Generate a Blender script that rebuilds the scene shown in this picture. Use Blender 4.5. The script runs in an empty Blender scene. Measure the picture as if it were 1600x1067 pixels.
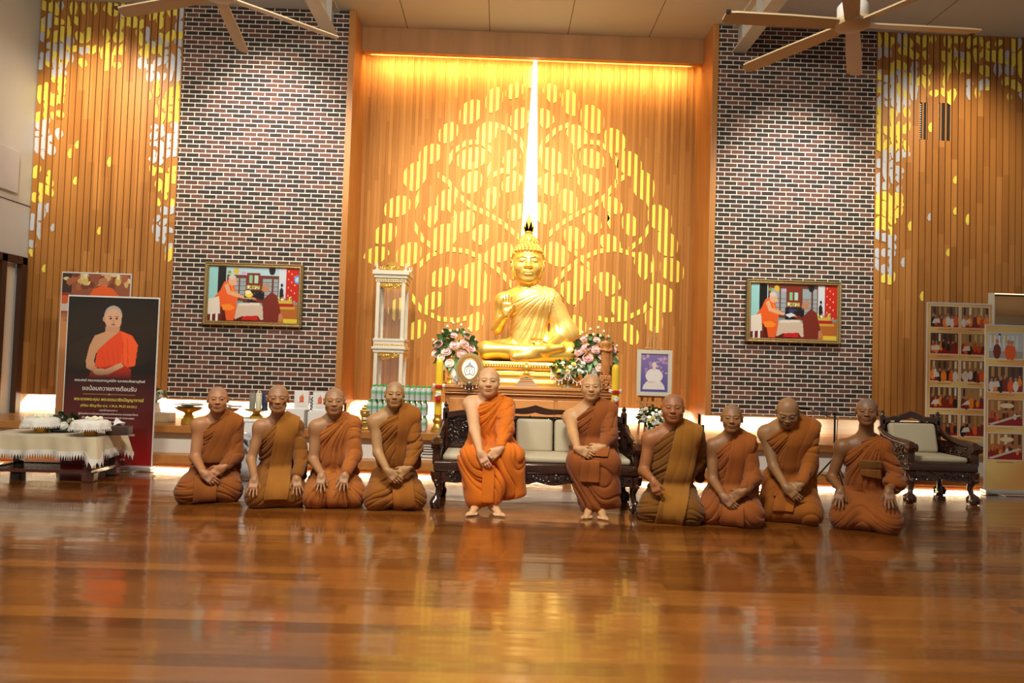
import bpy, bmesh, math, random
import numpy as np
from mathutils import Vector, Matrix
S = bpy.context.scene
COL = S.collection
random.seed(7)
PI = math.pi

# ------------------------------------------------------------------ camera
FPX, EYE = 1080.0, 1.2
PITCH, YAW, ROLL = 0.03227, 0.01523, 0.0313
Fv = Vector((math.sin(YAW) * math.cos(PITCH), math.cos(YAW) * math.cos(PITCH), math.sin(PITCH)))
R0 = Fv.cross(Vector((0, 0, 1))).normalized()
U0 = R0.cross(Fv)
Rv = R0 * math.cos(ROLL) + U0 * math.sin(ROLL)
Uv = U0 * math.cos(ROLL) - R0 * math.sin(ROLL)
cam_data = bpy.data.cameras.new('camera')
cam_data.sensor_fit = 'HORIZONTAL'
cam_data.sensor_width = 36.0
cam_data.lens = 36.0 * FPX / 1600.0
cam_data.clip_start = 0.05
camera = bpy.data.objects.new('camera', cam_data)
m = Matrix((Rv, Uv, -Fv)).transposed().to_4x4()
m.translation = (0, 0, EYE)
camera.matrix_world = m
COL.objects.link(camera)
S.camera = camera

# ------------------------------------------------------------------ world, exposure
S.view_settings.view_transform = 'Standard'
S.view_settings.look = 'None'
S.view_settings.gamma = 1.0
S.view_settings.use_curve_mapping = False
S.view_settings.exposure = 0.0
world = bpy.data.worlds.new('world')
S.world = world
world.use_nodes = True
world.node_tree.nodes['Background'].inputs[0].default_value = (1.0, 0.93, 0.82, 1)
world.node_tree.nodes['Background'].inputs[1].default_value = 0.20
S.cycles.max_bounces = 6
S.cycles.diffuse_bounces = 3
S.cycles.glossy_bounces = 3
S.cycles.transmission_bounces = 4
S.cycles.transparent_max_bounces = 6
S.cycles.caustics_reflective = False
S.cycles.caustics_refractive = False
S.cycles.sample_clamp_indirect = 4.0
S.cycles.use_denoising = True

# ------------------------------------------------------------------ lights
def spot(name, loc, target, power, size_deg, color=(1, .78, .5), blend=.6, radius=.12):
    d = bpy.data.lights.new(name, 'SPOT')
    d.energy = power
    d.spot_size = math.radians(size_deg)
    d.spot_blend = blend
    d.color = color
    d.shadow_soft_size = radius
    o = bpy.data.objects.new(name, d)
    o.location = loc
    o.rotation_euler = (Vector(target) - Vector(loc)).to_track_quat('-Z', 'Y').to_euler()
    COL.objects.link(o)
    return o
def area(name, loc, target, power, sx, sy, color=(1, .78, .5), spread=180):
    d = bpy.data.lights.new(name, 'AREA')
    d.energy = power
    d.shape = 'RECTANGLE'
    d.size, d.size_y = sx, sy
    d.color = color
    d.spread = math.radians(spread)
    o = bpy.data.objects.new(name, d)
    o.location = loc
    o.rotation_euler = (Vector(target) - Vector(loc)).to_track_quat('-Z', 'Y').to_euler()
    COL.objects.link(o)
    return o
WARM = (1, .80, .52)
WHITE = (1, .93, .80)
# downlights in the hall ceiling washing the back wall
spot('spot_light', (-5.0, 6.6, 5.4), (-4.95, 8.5, 3.9), 520, 60, WARM, 1.0)
spot('spot_light', (-3.0, 6.4, 5.4), (-2.95, 8.5, 3.7), 760, 58, WHITE, 1.0)
spot('spot_light', (3.5, 6.4, 5.4), (3.6, 8.5, 3.1), 800, 56, WHITE, 1.0)
spot('spot_light', (5.5, 6.6, 5.4), (5.5, 8.5, 3.9), 300, 60, WARM, 1.0)
# the altar: spots on the statue and on the tree relief
spot('spot_light', (-1.1, 5.6, 5.4), (.15, 8.2, 1.5), 900, 30, WHITE, .8)
spot('spot_light', (1.4, 5.6, 5.4), (.25, 8.2, 1.5), 800, 30, WHITE, .8)
spot('spot_light', (-.3, 6.2, 5.4), (0.1, 9.2, 3.3), 820, 60, WHITE, 1.0)
spot('spot_light', (1.0, 6.2, 5.4), (.9, 9.2, 2.8), 560, 70, WARM, 1.0)
spot('spot_light', (-1.2, 6.2, 5.4), (-.6, 9.2, 2.8), 560, 66, WARM, 1.0)
# general hall lighting from the ceiling ahead of the group
area('ceiling_panel_light', (-2.6, 2.8, 5.45), (-2.4, 5.0, 0), 265, 1.2, .6, (1, .94, .82))
area('ceiling_panel_light', (0.0, 2.8, 5.45), (-.3, 5.0, 0), 345, 1.2, .6, (1, .94, .82))
area('ceiling_panel_light', (4.4, 2.4, 5.45), (4.0, 4.0, 0), 20, 1.2, .6, (1, .86, .66))
area('corridor_fill_light', (7.6, 9.9, 2.24), (7.6, 9.9, 0), 22, 1.2, .6, (1, .9, .72))  # added unseen lamp inside the corridor; floor bounce brightens its ceiling
# LED strips: niche cove, under-wall recess, under-step
area('niche_cove_light', (.28, 8.96, 5.185), (.28, 9.2, 5.06), 75, 4.2, .05, (1, .66, .26))
area('recess_strip_light', (-3.9, 8.62, .625), (-3.9, 8.76, .40), 75, 3.7, .05, (1, .86, .62))
area('recess_strip_light', (.28, 9.25, .625), (.28, 9.30, .40), 70, 4.3, .05, (1, .86, .62))
area('recess_strip_light', (3.3, 8.62, .625), (3.3, 8.76, .40), 16, 1.4, .05, (1, .84, .58))
area('recess_strip_light', (5.2, 8.62, .625), (5.2, 8.76, .40), 3, 1.6, .05, (1, .78, .5))
area('step_strip_light', (-2.5, 7.44, .046), (-2.5, 7.34, -.05), 48, 6.4, .03, (1, .74, .42))
area('step_strip_light', (4.0, 7.44, .046), (4.0, 7.34, -.05), 44, 6.4, .03, (1, .74, .42))

# ------------------------------------------------------------------ pixel helpers (1600x1067 frame)
def ray(x, y):
    return Fv * FPX + Rv * (x - 800) - Uv * (y - 533.5)
def at(x, y, Y=None, Z=None):
    d = ray(x, y)
    t = Y / d.y if Y is not None else (Z - EYE) / d.z
    return d * t + Vector((0, 0, EYE))

# ------------------------------------------------------------------ materials
def mat(name, color=(.5, .5, .5), rough=.5, metal=0.0, spec=.5, emit=None, estr=0, coat=0, sheen=0, alpha=1, trans=0):
    m = bpy.data.materials.new(name)
    m.use_nodes = True
    b = m.node_tree.nodes['Principled BSDF']
    b.inputs['Base Color'].default_value = (*color, 1)
    b.inputs['Roughness'].default_value = rough
    b.inputs['Metallic'].default_value = metal
    b.inputs['Specular IOR Level'].default_value = spec
    if emit:
        b.inputs['Emission Color'].default_value = (*emit, 1)
        b.inputs['Emission Strength'].default_value = estr
    if coat:
        b.inputs['Coat Weight'].default_value = coat
        b.inputs['Coat Roughness'].default_value = .08
    if sheen:
        b.inputs['Sheen Weight'].default_value = sheen
    if trans:
        b.inputs['Transmission Weight'].default_value = trans
    if alpha < 1:
        b.inputs['Alpha'].default_value = alpha
    return m
def nd(m, t, **kw):
    n = m.node_tree.nodes.new(t)
    for k, v in kw.items():
        setattr(n, k, v)
    return n
def lk(m, a, b):
    m.node_tree.links.new(a, b)
def bsdf(m):
    return m.node_tree.nodes['Principled BSDF']
def ramp(m, stops, fac=None, interp='LINEAR'):
    r = nd(m, 'ShaderNodeValToRGB')
    r.color_ramp.interpolation = interp
    e = r.color_ramp.elements
    while len(e) < len(stops):
        e.new(.5)
    for i, (p, c) in enumerate(stops):
        e[i].position = p
        e[i].color = (*c, 1)
    if fac is not None:
        lk(m, fac, r.inputs[0])
    return r
def coords(m, scale=(1, 1, 1), kind='Object'):
    tc = nd(m, 'ShaderNodeTexCoord')
    mp = nd(m, 'ShaderNodeMapping')
    mp.inputs['Scale'].default_value = scale
    lk(m, tc.outputs[kind], mp.inputs[0])
    return mp.outputs[0]
def noise(m, vec, scale=5, detail=3, rough=.5, dist=0):
    n = nd(m, 'ShaderNodeTexNoise')
    n.inputs['Scale'].default_value = scale
    n.inputs['Detail'].default_value = detail
    n.inputs['Roughness'].default_value = rough
    n.inputs['Distortion'].default_value = dist
    lk(m, vec, n.inputs['Vector'])
    return n.outputs[0]
def bump(m, height, strength=.3, dist=.01):
    b = nd(m, 'ShaderNodeBump')
    b.inputs['Strength'].default_value = strength
    b.inputs['Distance'].default_value = dist
    lk(m, height, b.inputs['Height'])
    lk(m, b.outputs[0], bsdf(m).inputs['Normal'])
def noisy(m, a, b, scale=6, vscale=(1, 1, 1), bumps=0, detail=3):
    v = coords(m, vscale)
    n = noise(m, v, scale, detail)
    r = ramp(m, [(.3, a), (.7, b)], n)
    lk(m, r.outputs[0], bsdf(m).inputs['Base Color'])
    if bumps:
        bump(m, n, bumps, .005)
    return m
def vcol_mat(name, rough=.6, metal=0, spec=.4, sheen=0, bumps=0, bscale=200, sss=0, coat=0):
    m = mat(name, rough=rough, metal=metal, spec=spec, sheen=sheen, coat=coat)
    a = nd(m, 'ShaderNodeVertexColor')
    a.layer_name = 'Col'
    lk(m, a.outputs[0], bsdf(m).inputs['Base Color'])
    if sss:
        bsdf(m).inputs['Subsurface Weight'].default_value = sss
        bsdf(m).inputs['Subsurface Radius'].default_value = (.02, .008, .004)
        bsdf(m).inputs['Subsurface Scale'].default_value = .3
    if bumps:
        v = coords(m)
        bump(m, noise(m, v, bscale, 2), bumps, .002)
    return m
def srgb(r, g, b):
    f = lambda c: (c / 255 / 12.92) if c / 255 <= .04045 else ((c / 255 + .055) / 1.055) ** 2.4
    return (f(r), f(g), f(b))

# ------------------------------------------------------------------ objects and tags
def link(name, data, parent=None, loc=None, rot=None):
    o = bpy.data.objects.new(name, data)
    COL.objects.link(o)
    if parent is not None:
        o.parent = parent
    if loc is not None:
        o.location = loc
    if rot is not None:
        o.rotation_euler = rot
    return o
def tag(o, label=None, cat=None, group=None, kind=None):
    if label:
        o['label'] = label
    if cat:
        o['category'] = cat
    if group:
        o['group'] = group
    if kind:
        o['kind'] = kind
    return o
def thing(name, label, cat, loc=(0, 0, 0), rz=0, group=None):
    return tag(link(name, None, None, loc, (0, 0, rz)), label, cat, group)
def dup(root, loc=None, rz=None, label=None, parent=None):
    c = root.copy()
    COL.objects.link(c)
    if parent is not None:
        c.parent = parent
    if loc is not None:
        c.location = loc
    if rz is not None:
        c.rotation_euler = (0, 0, rz)
    if label:
        c['label'] = label
    for ch in list(root.children):
        dup(ch, parent=c)
    return c

# ------------------------------------------------------------------ mesh builder
class MB:
    def __init__(self):
        self.v, self.f, self.mi = [], [], []
    def add(self, vs, fs, mi=0):
        n = len(self.v)
        self.v += [tuple(p) for p in vs]
        self.f += [tuple(i + n for i in f) for f in fs]
        self.mi += [mi] * len(fs)
        return self
    def box(self, c, s, rot=None, mi=0, taper=1.0):
        x, y, z = s[0] / 2, s[1] / 2, s[2] / 2
        P = [Vector((a * x * (taper if k > 0 else 1), b * y * (taper if k > 0 else 1), k * z)) for k in (-1, 1) for a, b in ((-1, -1), (1, -1), (1, 1), (-1, 1))]
        if rot is not None:
            P = [rot @ p for p in P]
        c = Vector(c)
        return self.add([p + c for p in P], [(3, 2, 1, 0), (4, 5, 6, 7), (0, 1, 5, 4), (1, 2, 6, 5), (2, 3, 7, 6), (3, 0, 4, 7)], mi)
    def b2(self, x0, x1, y0, y1, z0, z1, mi=0):
        return self.box(((x0 + x1) / 2, (y0 + y1) / 2, (z0 + z1) / 2), (x1 - x0, y1 - y0, z1 - z0), mi=mi)
    def rbox(self, c, s, r=.01, n=3, mi=0, rot=None):
        """box with rounded edges in all directions (superellipsoid-like corner rings)"""
        bm = bmesh.new()
        bmesh.ops.create_cube(bm, size=1)
        for v in bm.verts:
            v.co = Vector((v.co.x * s[0], v.co.y * s[1], v.co.z * s[2]))
        bmesh.ops.bevel(bm, geom=bm.edges[:] , offset=min(r, min(s) * .49), segments=n, profile=.5, affect='EDGES')
        vs = [(rot @ v.co if rot is not None else v.co) + Vector(c) for v in bm.verts]
        bm.verts.index_update()
        fs = [[v.index for v in f.verts] for f in bm.faces]
        bm.free()
        return self.add(vs, fs, mi)
    def lathe(self, prof, c=(0, 0, 0), n=24, mi=0, rot=None, sx=1, sy=1):
        c = Vector(c)
        vs, fs = [], []
        for r, z in prof:
            for k in range(n):
                a = 2 * PI * k / n
                p = Vector((r * math.cos(a) * sx, r * math.sin(a) * sy, z))
                if rot is not None:
                    p = rot @ p
                vs.append(p + c)
        for i in range(len(prof) - 1):
            for k in range(n):
                k2 = (k + 1) % n
                fs.append((i * n + k, i * n + k2, (i + 1) * n + k2, (i + 1) * n + k))
        fs.append(tuple(reversed(range(n))))
        fs.append(tuple((len(prof) - 1) * n + k for k in range(n)))
        return self.add(vs, fs, mi)
    def tube(self, pts, r, n=10, mi=0, closed=False):
        pts = [Vector(p) for p in pts]
        rs = r if isinstance(r, (list, tuple)) else [r] * len(pts)
        vs, fs = [], []
        N = len(pts)
        prev = None
        for i, p in enumerate(pts):
            a = pts[(i - 1) % N] if (closed or i > 0) else pts[i]
            b = pts[(i + 1) % N] if (closed or i < N - 1) else pts[i]
            t = (b - a).normalized()
            if prev is None:
                u = t.orthogonal().normalized()
            else:
                u = (prev - t * prev.dot(t)).normalized()
            prev = u
            w = t.cross(u)
            for k in range(n):
                an = 2 * PI * k / n
                vs.append(p + (u * math.cos(an) + w * math.sin(an)) * rs[i])
        for i in range(N if closed else N - 1):
            j = (i + 1) % N
            for k in range(n):
                k2 = (k + 1) % n
                fs.append((i * n + k, i * n + k2, j * n + k2, j * n + k))
        if not closed:
            fs.append(tuple(reversed(range(n))))
            fs.append(tuple((N - 1) * n + k for k in range(n)))
        return self.add(vs, fs, mi)
    def sphere(self, c, r, n=12, m=8, mi=0, s=(1, 1, 1)):
        prof = [(max(1e-4, r * math.sin(PI * i / m)), -r * math.cos(PI * i / m)) for i in range(m + 1)]
        c = Vector(c)
        vs, fs = [], []
        for q, z in prof:
            for k in range(n):
                a = 2 * PI * k / n
                vs.append(Vector((q * math.cos(a) * s[0], q * math.sin(a) * s[1], z * s[2])) + c)
        for i in range(m):
            for k in range(n):
                k2 = (k + 1) % n
                fs.append((i * n + k, i * n + k2, (i + 1) * n + k2, (i + 1) * n + k))
        return self.add(vs, fs, mi)
    def prism(self, poly, y0, y1, mi=0, f=None):
        """poly in (x,z), extruded along y"""
        n = len(poly)
        vs = [Vector((x, y0, z)) for x, z in poly] + [Vector((x, y1, z)) for x, z in poly]
        if f:
            vs = [f(v) for v in vs]
        fs = [tuple(range(n)), tuple(reversed(range(n, 2 * n)))] + [(i, n + i, n + (i + 1) % n, (i + 1) % n) for i in range(n)]
        return self.add(vs, fs, mi)
    def build(self, name, mats, parent=None, smooth=False, loc=None, rot=None, weld=False, bevel=0):
        me = bpy.data.meshes.new(name)
        me.from_pydata(self.v, [], self.f)
        ms = mats if isinstance(mats, (list, tuple)) else [mats]
        for q in ms:
            me.materials.append(q)
        if len(ms) > 1:
            me.polygons.foreach_set('material_index', self.mi)
        bm = bmesh.new()
        bm.from_mesh(me)
        if weld:
            bmesh.ops.remove_doubles(bm, verts=bm.verts, dist=1e-5)
        bmesh.ops.recalc_face_normals(bm, faces=bm.faces)
        bm.to_mesh(me)
        bm.free()
        if smooth:
            me.polygons.foreach_set('use_smooth', [True] * len(me.polygons))
            try:
                me.set_sharp_from_angle(angle=math.radians(40))
            except Exception:
                pass
        o = link(name, me, parent, loc, rot)
        if bevel:
            md = o.modifiers.new('bevel', 'BEVEL')
            md.width = bevel
            md.segments = 2
            md.limit_method = 'ANGLE'
        return o

# ------------------------------------------------------------------ implicit surfaces (all bodies, robes and statues)
def V3(*a):
    return np.array(a, dtype=np.float64)
def smin(a, b, k):
    if k <= 0:
        return np.minimum(a, b)
    h = np.maximum(k - np.abs(a - b), 0) / k
    return np.minimum(a, b) - h * h * k * .25
class Prim:
    """op: 'u' union, 's' subtract"""
    def __init__(self, fn, lo, hi, k=.02, op='u'):
        self.fn, self.lo, self.hi, self.k, self.op = fn, np.array(lo, float), np.array(hi, float), k, op
def rc(a, b, ra, rb, k=.02, sc=(1, 1, 1), op='u'):
    """tapered capsule; sc squashes it (distance scaled per axis about its own line)"""
    a, b = np.array(a, float), np.array(b, float)
    sc = np.array(sc, float)
    d = b - a
    ds = d * 1.0
    L2 = float(ds @ ds) + 1e-12
    def fn(X, Y, Z):
        px, py, pz = X - a[0], Y - a[1], Z - a[2]
        t = np.clip((px * d[0] + py * d[1] + pz * d[2]) / L2, 0, 1)
        qx, qy, qz = (px - t * d[0]) / sc[0], (py - t * d[1]) / sc[1], (pz - t * d[2]) / sc[2]
        return (np.sqrt(qx * qx + qy * qy + qz * qz) - (ra + (rb - ra) * t)) * min(sc)
    r = max(ra, rb) * sc
    return Prim(fn, np.minimum(a, b) - r, np.maximum(a, b) + r, k, op)
def el(c, r, k=.02, op='u', M=None):
    """ellipsoid, M = optional 3x3 rotation (local->world)"""
    c, r = np.array(c, float), np.array(r, float)
    def fn(X, Y, Z):
        px, py, pz = X - c[0], Y - c[1], Z - c[2]
        if M is not None:
            px, py, pz = (M[0][0] * px + M[1][0] * py + M[2][0] * pz, M[0][1] * px + M[1][1] * py + M[2][1] * pz, M[0][2] * px + M[1][2] * py + M[2][2] * pz)
        k0 = np.sqrt((px / r[0]) ** 2 + (py / r[1]) ** 2 + (pz / r[2]) ** 2)
        k1 = np.sqrt((px / r[0] ** 2) ** 2 + (py / r[1] ** 2) ** 2 + (pz / r[2] ** 2) ** 2) + 1e-9
        return k0 * (k0 - 1) / k1
    rr = r if M is None else np.array([max(r)] * 3)
    return Prim(fn, c - rr, c + rr, k, op)
def bx(c, h, rd=.01, k=.02, op='u', M=None):
    c, h = np.array(c, float), np.array(h, float)
    def fn(X, Y, Z):
        px, py, pz = X - c[0], Y - c[1], Z - c[2]
        if M is not None:
            px, py, pz = (M[0][0] * px + M[1][0] * py + M[2][0] * pz, M[0][1] * px + M[1][1] * py + M[2][1] * pz, M[0][2] * px + M[1][2] * py + M[2][2] * pz)
        qx, qy, qz = np.abs(px) - h[0] + rd, np.abs(py) - h[1] + rd, np.abs(pz) - h[2] + rd
        return np.sqrt(np.maximum(qx, 0) ** 2 + np.maximum(qy, 0) ** 2 + np.maximum(qz, 0) ** 2) + np.minimum(np.maximum(qx, np.maximum(qy, qz)), 0) - rd
    rr = h if M is None else np.array([float(np.linalg.norm(h))] * 3)
    return Prim(fn, c - rr, c + rr, k, op)
class Field:
    def __init__(self, xs, ys, zs):
        self.x, self.y, self.z = (np.asarray(q, dtype=np.float32) for q in (xs, ys, zs))
        self.F = np.full((len(xs), len(ys), len(zs)), .2, dtype=np.float32)
    def sl(self, lo, hi, pad):
        r = []
        for q, a, b in zip((self.x, self.y, self.z), lo, hi):
            i = max(0, int(np.searchsorted(q, a - pad)) - 1)
            j = min(len(q), int(np.searchsorted(q, b + pad)) + 1)
            if j - i < 2:
                return None
            r.append(slice(i, j))
        return tuple(r)
    def xyz(self, s=None):
        s = s or (slice(None),) * 3
        return self.x[s[0]][:, None, None], self.y[s[1]][None, :, None], self.z[s[2]][None, None, :]
    def add(self, prims, grow=0.0):
        for p in prims:
            s = self.sl(p.lo, p.hi, p.k + grow + .03)
            if s is None:
                continue
            d = p.fn(*self.xyz(s)).astype(np.float32) - grow
            if p.op == 'u':
                self.F[s] = smin(self.F[s], d, p.k)
            else:
                self.F[s] = -smin(-self.F[s], d, p.k)
        return self
    def copy(self):
        c = Field.__new__(Field)
        c.x, c.y, c.z, c.F = self.x, self.y, self.z, self.F.copy()
        return c
def evalp(prims, P, grow=0.0):
    d = np.array([9.0])
    for p in prims:
        q = p.fn(np.array([P[0]]), np.array([P[1]]), np.array([P[2]])) - grow
        d = smin(d, q, p.k) if p.op == 'u' else -smin(-d, q, p.k)
    return float(d[0])
def axis_grid(lo, hi, h, fine=None, hf=None):
    """grid line positions with an optional finer stretch"""
    out = [lo]
    while out[-1] < hi:
        q = out[-1]
        out.append(q + (hf if fine and fine[0] <= q <= fine[1] else h))
    return np.array(out)
def nets(fl):
    """naive surface nets on a rectilinear grid -> verts, quads"""
    F = fl.F
    F = np.where(F == 0, np.float32(1e-7), F)
    F[0], F[-1], F[:, 0], F[:, -1], F[:, :, 0], F[:, :, -1] = [np.maximum(q, 1e-3) for q in (F[0], F[-1], F[:, 0], F[:, -1], F[:, :, 0], F[:, :, -1])]
    nx, ny, nz = F.shape
    inside = F < 0
    s = np.zeros((nx - 1, ny - 1, nz - 1), dtype=np.int8)
    for a in (0, 1):
        for b in (0, 1):
            for c in (0, 1):
                s += inside[a:nx - 1 + a, b:ny - 1 + b, c:nz - 1 + c]
    I, J, K = np.nonzero((s > 0) & (s < 8))
    idx = np.full((nx - 1, ny - 1, nz - 1), -1, dtype=np.int32)
    idx[I, J, K] = np.arange(len(I))
    ax = (fl.x.astype(float), fl.y.astype(float), fl.z.astype(float))
    acc = np.zeros((len(I), 3))
    cnt = np.zeros(len(I))
    base = (I, J, K)
    for d in range(3):
        o = [q for q in range(3) if q != d]
        for a in (0, 1):
            for b in (0, 1):
                A = list(base)
                A[o[0]] = A[o[0]] + a
                A[o[1]] = A[o[1]] + b
                B = list(A)
                B[d] = B[d] + 1
                fa, fb = F[tuple(A)], F[tuple(B)]
                mk = (fa < 0) != (fb < 0)
                t = np.where(mk, fa / np.where(mk, fa - fb, 1), 0)
                P = np.stack([ax[q][A[q]] for q in range(3)], 1)
                P[:, d] += t * (ax[d][B[d]] - ax[d][A[d]])
                acc += P * mk[:, None]
                cnt += mk
    verts = acc / cnt[:, None]
    quads = []
    for d in range(3):
        o = [q for q in range(3) if q != d]
        slA = [slice(1, -1)] * 3
        slA[d] = slice(0, -1)
        slB = list(slA)
        slB[d] = slice(1, None)
        fa, fb = inside[tuple(slA)], inside[tuple(slB)]
        e = np.nonzero(fa != fb)
        g = list(e)
        g[o[0]] = g[o[0]] + 1
        g[o[1]] = g[o[1]] + 1
        def cell(u, v):
            q = list(g)
            q[o[0]] = q[o[0]] - u
            q[o[1]] = q[o[1]] - v
            return idx[tuple(q)]
        q = np.stack([cell(1, 1), cell(0, 1), cell(0, 0), cell(1, 0)], 1)
        flip = fa[e]
        if d == 1:
            flip = ~flip
        q[~flip] = q[~flip][:, ::-1]
        quads.append(q)
    return verts, np.concatenate(quads)
def mesh_np(name, V, Q, material, parent=None, color=None, smooth=True, loc=None, rot=None):
    me = bpy.data.meshes.new(name)
    k = Q.shape[1]
    me.vertices.add(len(V))
    me.vertices.foreach_set('co', V.astype(np.float32).ravel())
    me.loops.add(Q.size)
    me.loops.foreach_set('vertex_index', Q.astype(np.int32).ravel())
    me.polygons.add(len(Q))
    me.polygons.foreach_set('loop_start', np.arange(0, Q.size, k, dtype=np.int32))
    me.update(calc_edges=True)
    if smooth:
        me.polygons.foreach_set('use_smooth', np.ones(len(Q), dtype=bool))
    if color is not None:
        at_ = me.color_attributes.new('Col', 'FLOAT_COLOR', 'POINT')
        c = np.ones((len(V), 4), dtype=np.float32)
        c[:, :3] = color
        at_.data.foreach_set('color', c.ravel())
    me.materials.append(material)
    return link(name, me, parent, loc, rot)
def fields_to(name, fl, material, parent=None, colorfn=None, loc=None, rot=None):
    V, Q = nets(fl)
    col = colorfn(V) if colorfn else None
    return mesh_np(name, V, Q, material, parent, col, True, loc, rot)
def ik(a, b, l1, l2, pole):
    """elbow position between a and b"""
    a, b, pole = np.array(a, float), np.array(b, float), np.array(pole, float)
    d = b - a
    L = float(np.linalg.norm(d))
    if L > (l1 + l2) * .998:
        s = L / ((l1 + l2) * .998)
        l1, l2 = l1 * s, l2 * s
    u = d / L
    x = (l1 * l1 - l2 * l2 + L * L) / (2 * L)
    h = math.sqrt(max(l1 * l1 - x * x, 0))
    p = pole - u * (pole @ u)
    p /= np.linalg.norm(p)
    return a + u * x + p * h
def rotm(rx=0, ry=0, rz=0):
    return np.array(Matrix.Rotation(rz, 3, 'Z') @ Matrix.Rotation(ry, 3, 'Y') @ Matrix.Rotation(rx, 3, 'X'))

# ------------------------------------------------------------------ the setting
def struct(o):
    o['kind'] = 'structure'
    return o
YB = 8.5                      # front plane of the brick and slatted walls
ZC = 5.52
XL = -5.82
def wood_mat(name, c1, c2, c3, w=.083, ln=1.1, axis='X', rough=.42, spec=.4):
    """boards told apart by their own tone, fine grain running along z (axis X) or x (axis Y)"""
    m = mat(name, rough=rough, spec=spec)
    tc = nd(m, 'ShaderNodeTexCoord')
    sp = nd(m, 'ShaderNodeSeparateXYZ')
    lk(m, tc.outputs['Object'], sp.inputs[0])
    a, b = (sp.outputs[0], sp.outputs[2]) if axis == 'X' else (sp.outputs[1], sp.outputs[0])
    def mt(op, x, y=None):
        n = nd(m, 'ShaderNodeMath', operation=op)
        for i, q in enumerate((x, y)):
            if q is None:
                continue
            if isinstance(q, (int, float)):
                n.inputs[i].default_value = q
            else:
                lk(m, q, n.inputs[i])
        return n.outputs[0]
    bi = mt('FLOOR', mt('DIVIDE', a, w))
    wn = nd(m, 'ShaderNodeTexWhiteNoise', noise_dimensions='1D')
    lk(m, bi, wn.inputs['W'])
    seg = mt('FLOOR', mt('ADD', mt('DIVIDE', b, ln), mt('MULTIPLY', wn.outputs[0], 7.0)))
    cb = nd(m, 'ShaderNodeCombineXYZ')
    lk(m, bi, cb.inputs[0])
    lk(m, seg, cb.inputs[1])
    w2 = nd(m, 'ShaderNodeTexWhiteNoise', noise_dimensions='2D')
    lk(m, cb.outputs[0], w2.inputs['Vector'])
    sc = (30, 4, 1.6) if axis == 'X' else (1.2, 26, 4)
    n = noise(m, coords(m, sc), 1.0, 4, .6, .6)
    mix = mt('ADD', mt('MULTIPLY', w2.outputs[0], .62), mt('MULTIPLY', n, .38))
    r = ramp(m, [(.12, c1), (.5, c2), (.88, c3)], mix)
    lk(m, r.outputs[0], bsdf(m).inputs['Base Color'])
    return m, w2.outputs[0], n, bi
M_SLAT, *_ = wood_mat('teak_boards', (.34, .135, .030), (.44, .185, .042), (.54, .240, .062))
M_NICHE, *_ = wood_mat('light_teak_slats', (.34, .145, .036), (.42, .19, .050), (.50, .24, .070), .043, 1.6, 'X', .75, .2)
M_TRIM = noisy(mat('teak_trim', rough=.38), (.42, .17, .040), (.52, .23, .060), 3, (3, 3, .4))
M_HEAD = noisy(mat('teak_header', rough=.45), (.36, .165, .05), (.46, .22, .075), 3, (2, 2, .3))
M_BACK = noisy(mat('teak_backing', rough=.55), (.30, .13, .035), (.38, .17, .05), 3, (3, 3, .5))
# brick facing
M_BRICK = mat('brick_facing', rough=.8, spec=.25)
bt = nd(M_BRICK, 'ShaderNodeTexBrick')
bt.offset = .5
bt.inputs['Color1'].default_value = (0, 0, 0, 1)
bt.inputs['Color2'].default_value = (1, 1, 1, 1)
bt.inputs['Mortar'].default_value = (0, 0, 0, 1)
bt.inputs['Scale'].default_value = 1
bt.inputs['Mortar Size'].default_value = .0053
bt.inputs['Mortar Smooth'].default_value = .15
bt.inputs['Brick Width'].default_value = .155
bt.inputs['Row Height'].default_value = .0565
tc = nd(M_BRICK, 'ShaderNodeTexCoord')
sp = nd(M_BRICK, 'ShaderNodeSeparateXYZ')
cb = nd(M_BRICK, 'ShaderNodeCombineXYZ')
lk(M_BRICK, tc.outputs['Object'], sp.inputs[0])
lk(M_BRICK, sp.outputs[0], cb.inputs[0])
lk(M_BRICK, sp.outputs[2], cb.inputs[1])
lk(M_BRICK, cb.outputs[0], bt.inputs['Vector'])
br = ramp(M_BRICK, [(0, (.040, .029, .024)), (.45, (.056, .038, .031)), (.60, (.105, .052, .040)), (1, (.165, .075, .054))], bt.outputs[0])
bn = noise(M_BRICK, coords(M_BRICK), 60, 3)
mx = nd(M_BRICK, 'ShaderNodeMix', data_type='RGBA', blend_type='MULTIPLY')
mx.inputs[0].default_value = .5
lk(M_BRICK, br.outputs[0], mx.inputs[6])
lk(M_BRICK, ramp(M_BRICK, [(.3, (.6, .6, .6)), (.7, (1.3, 1.3, 1.3))], bn).outputs[0], mx.inputs[7])
m2 = nd(M_BRICK, 'ShaderNodeMix', data_type='RGBA')
lk(M_BRICK, bt.outputs[1], m2.inputs[0])
lk(M_BRICK, mx.outputs[2], m2.inputs[6])
m2.inputs[7].default_value = (.84, .80, .70, 1)
lk(M_BRICK, m2.outputs[2], bsdf(M_BRICK).inputs['Base Color'])
bump(M_BRICK, bt.outputs[1], -.5, .006)

M_WHITE = mat('white_paint', (.80, .77, .70), .6)
M_CREAM = mat('cream_paint', (.74, .68, .55), .6)
M_GREY = noisy(mat('grey_wall_paint', rough=.6), (.58, .59, .57), (.64, .65, .63), 1.5)
M_CEIL = mat('ceiling_board', (.62, .65, .66), .75)
M_DARKWOOD = mat('dark_wood', (.055, .022, .012), .35)
M_LINE = mat('dark_joint', (.07, .045, .03), .8)

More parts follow.
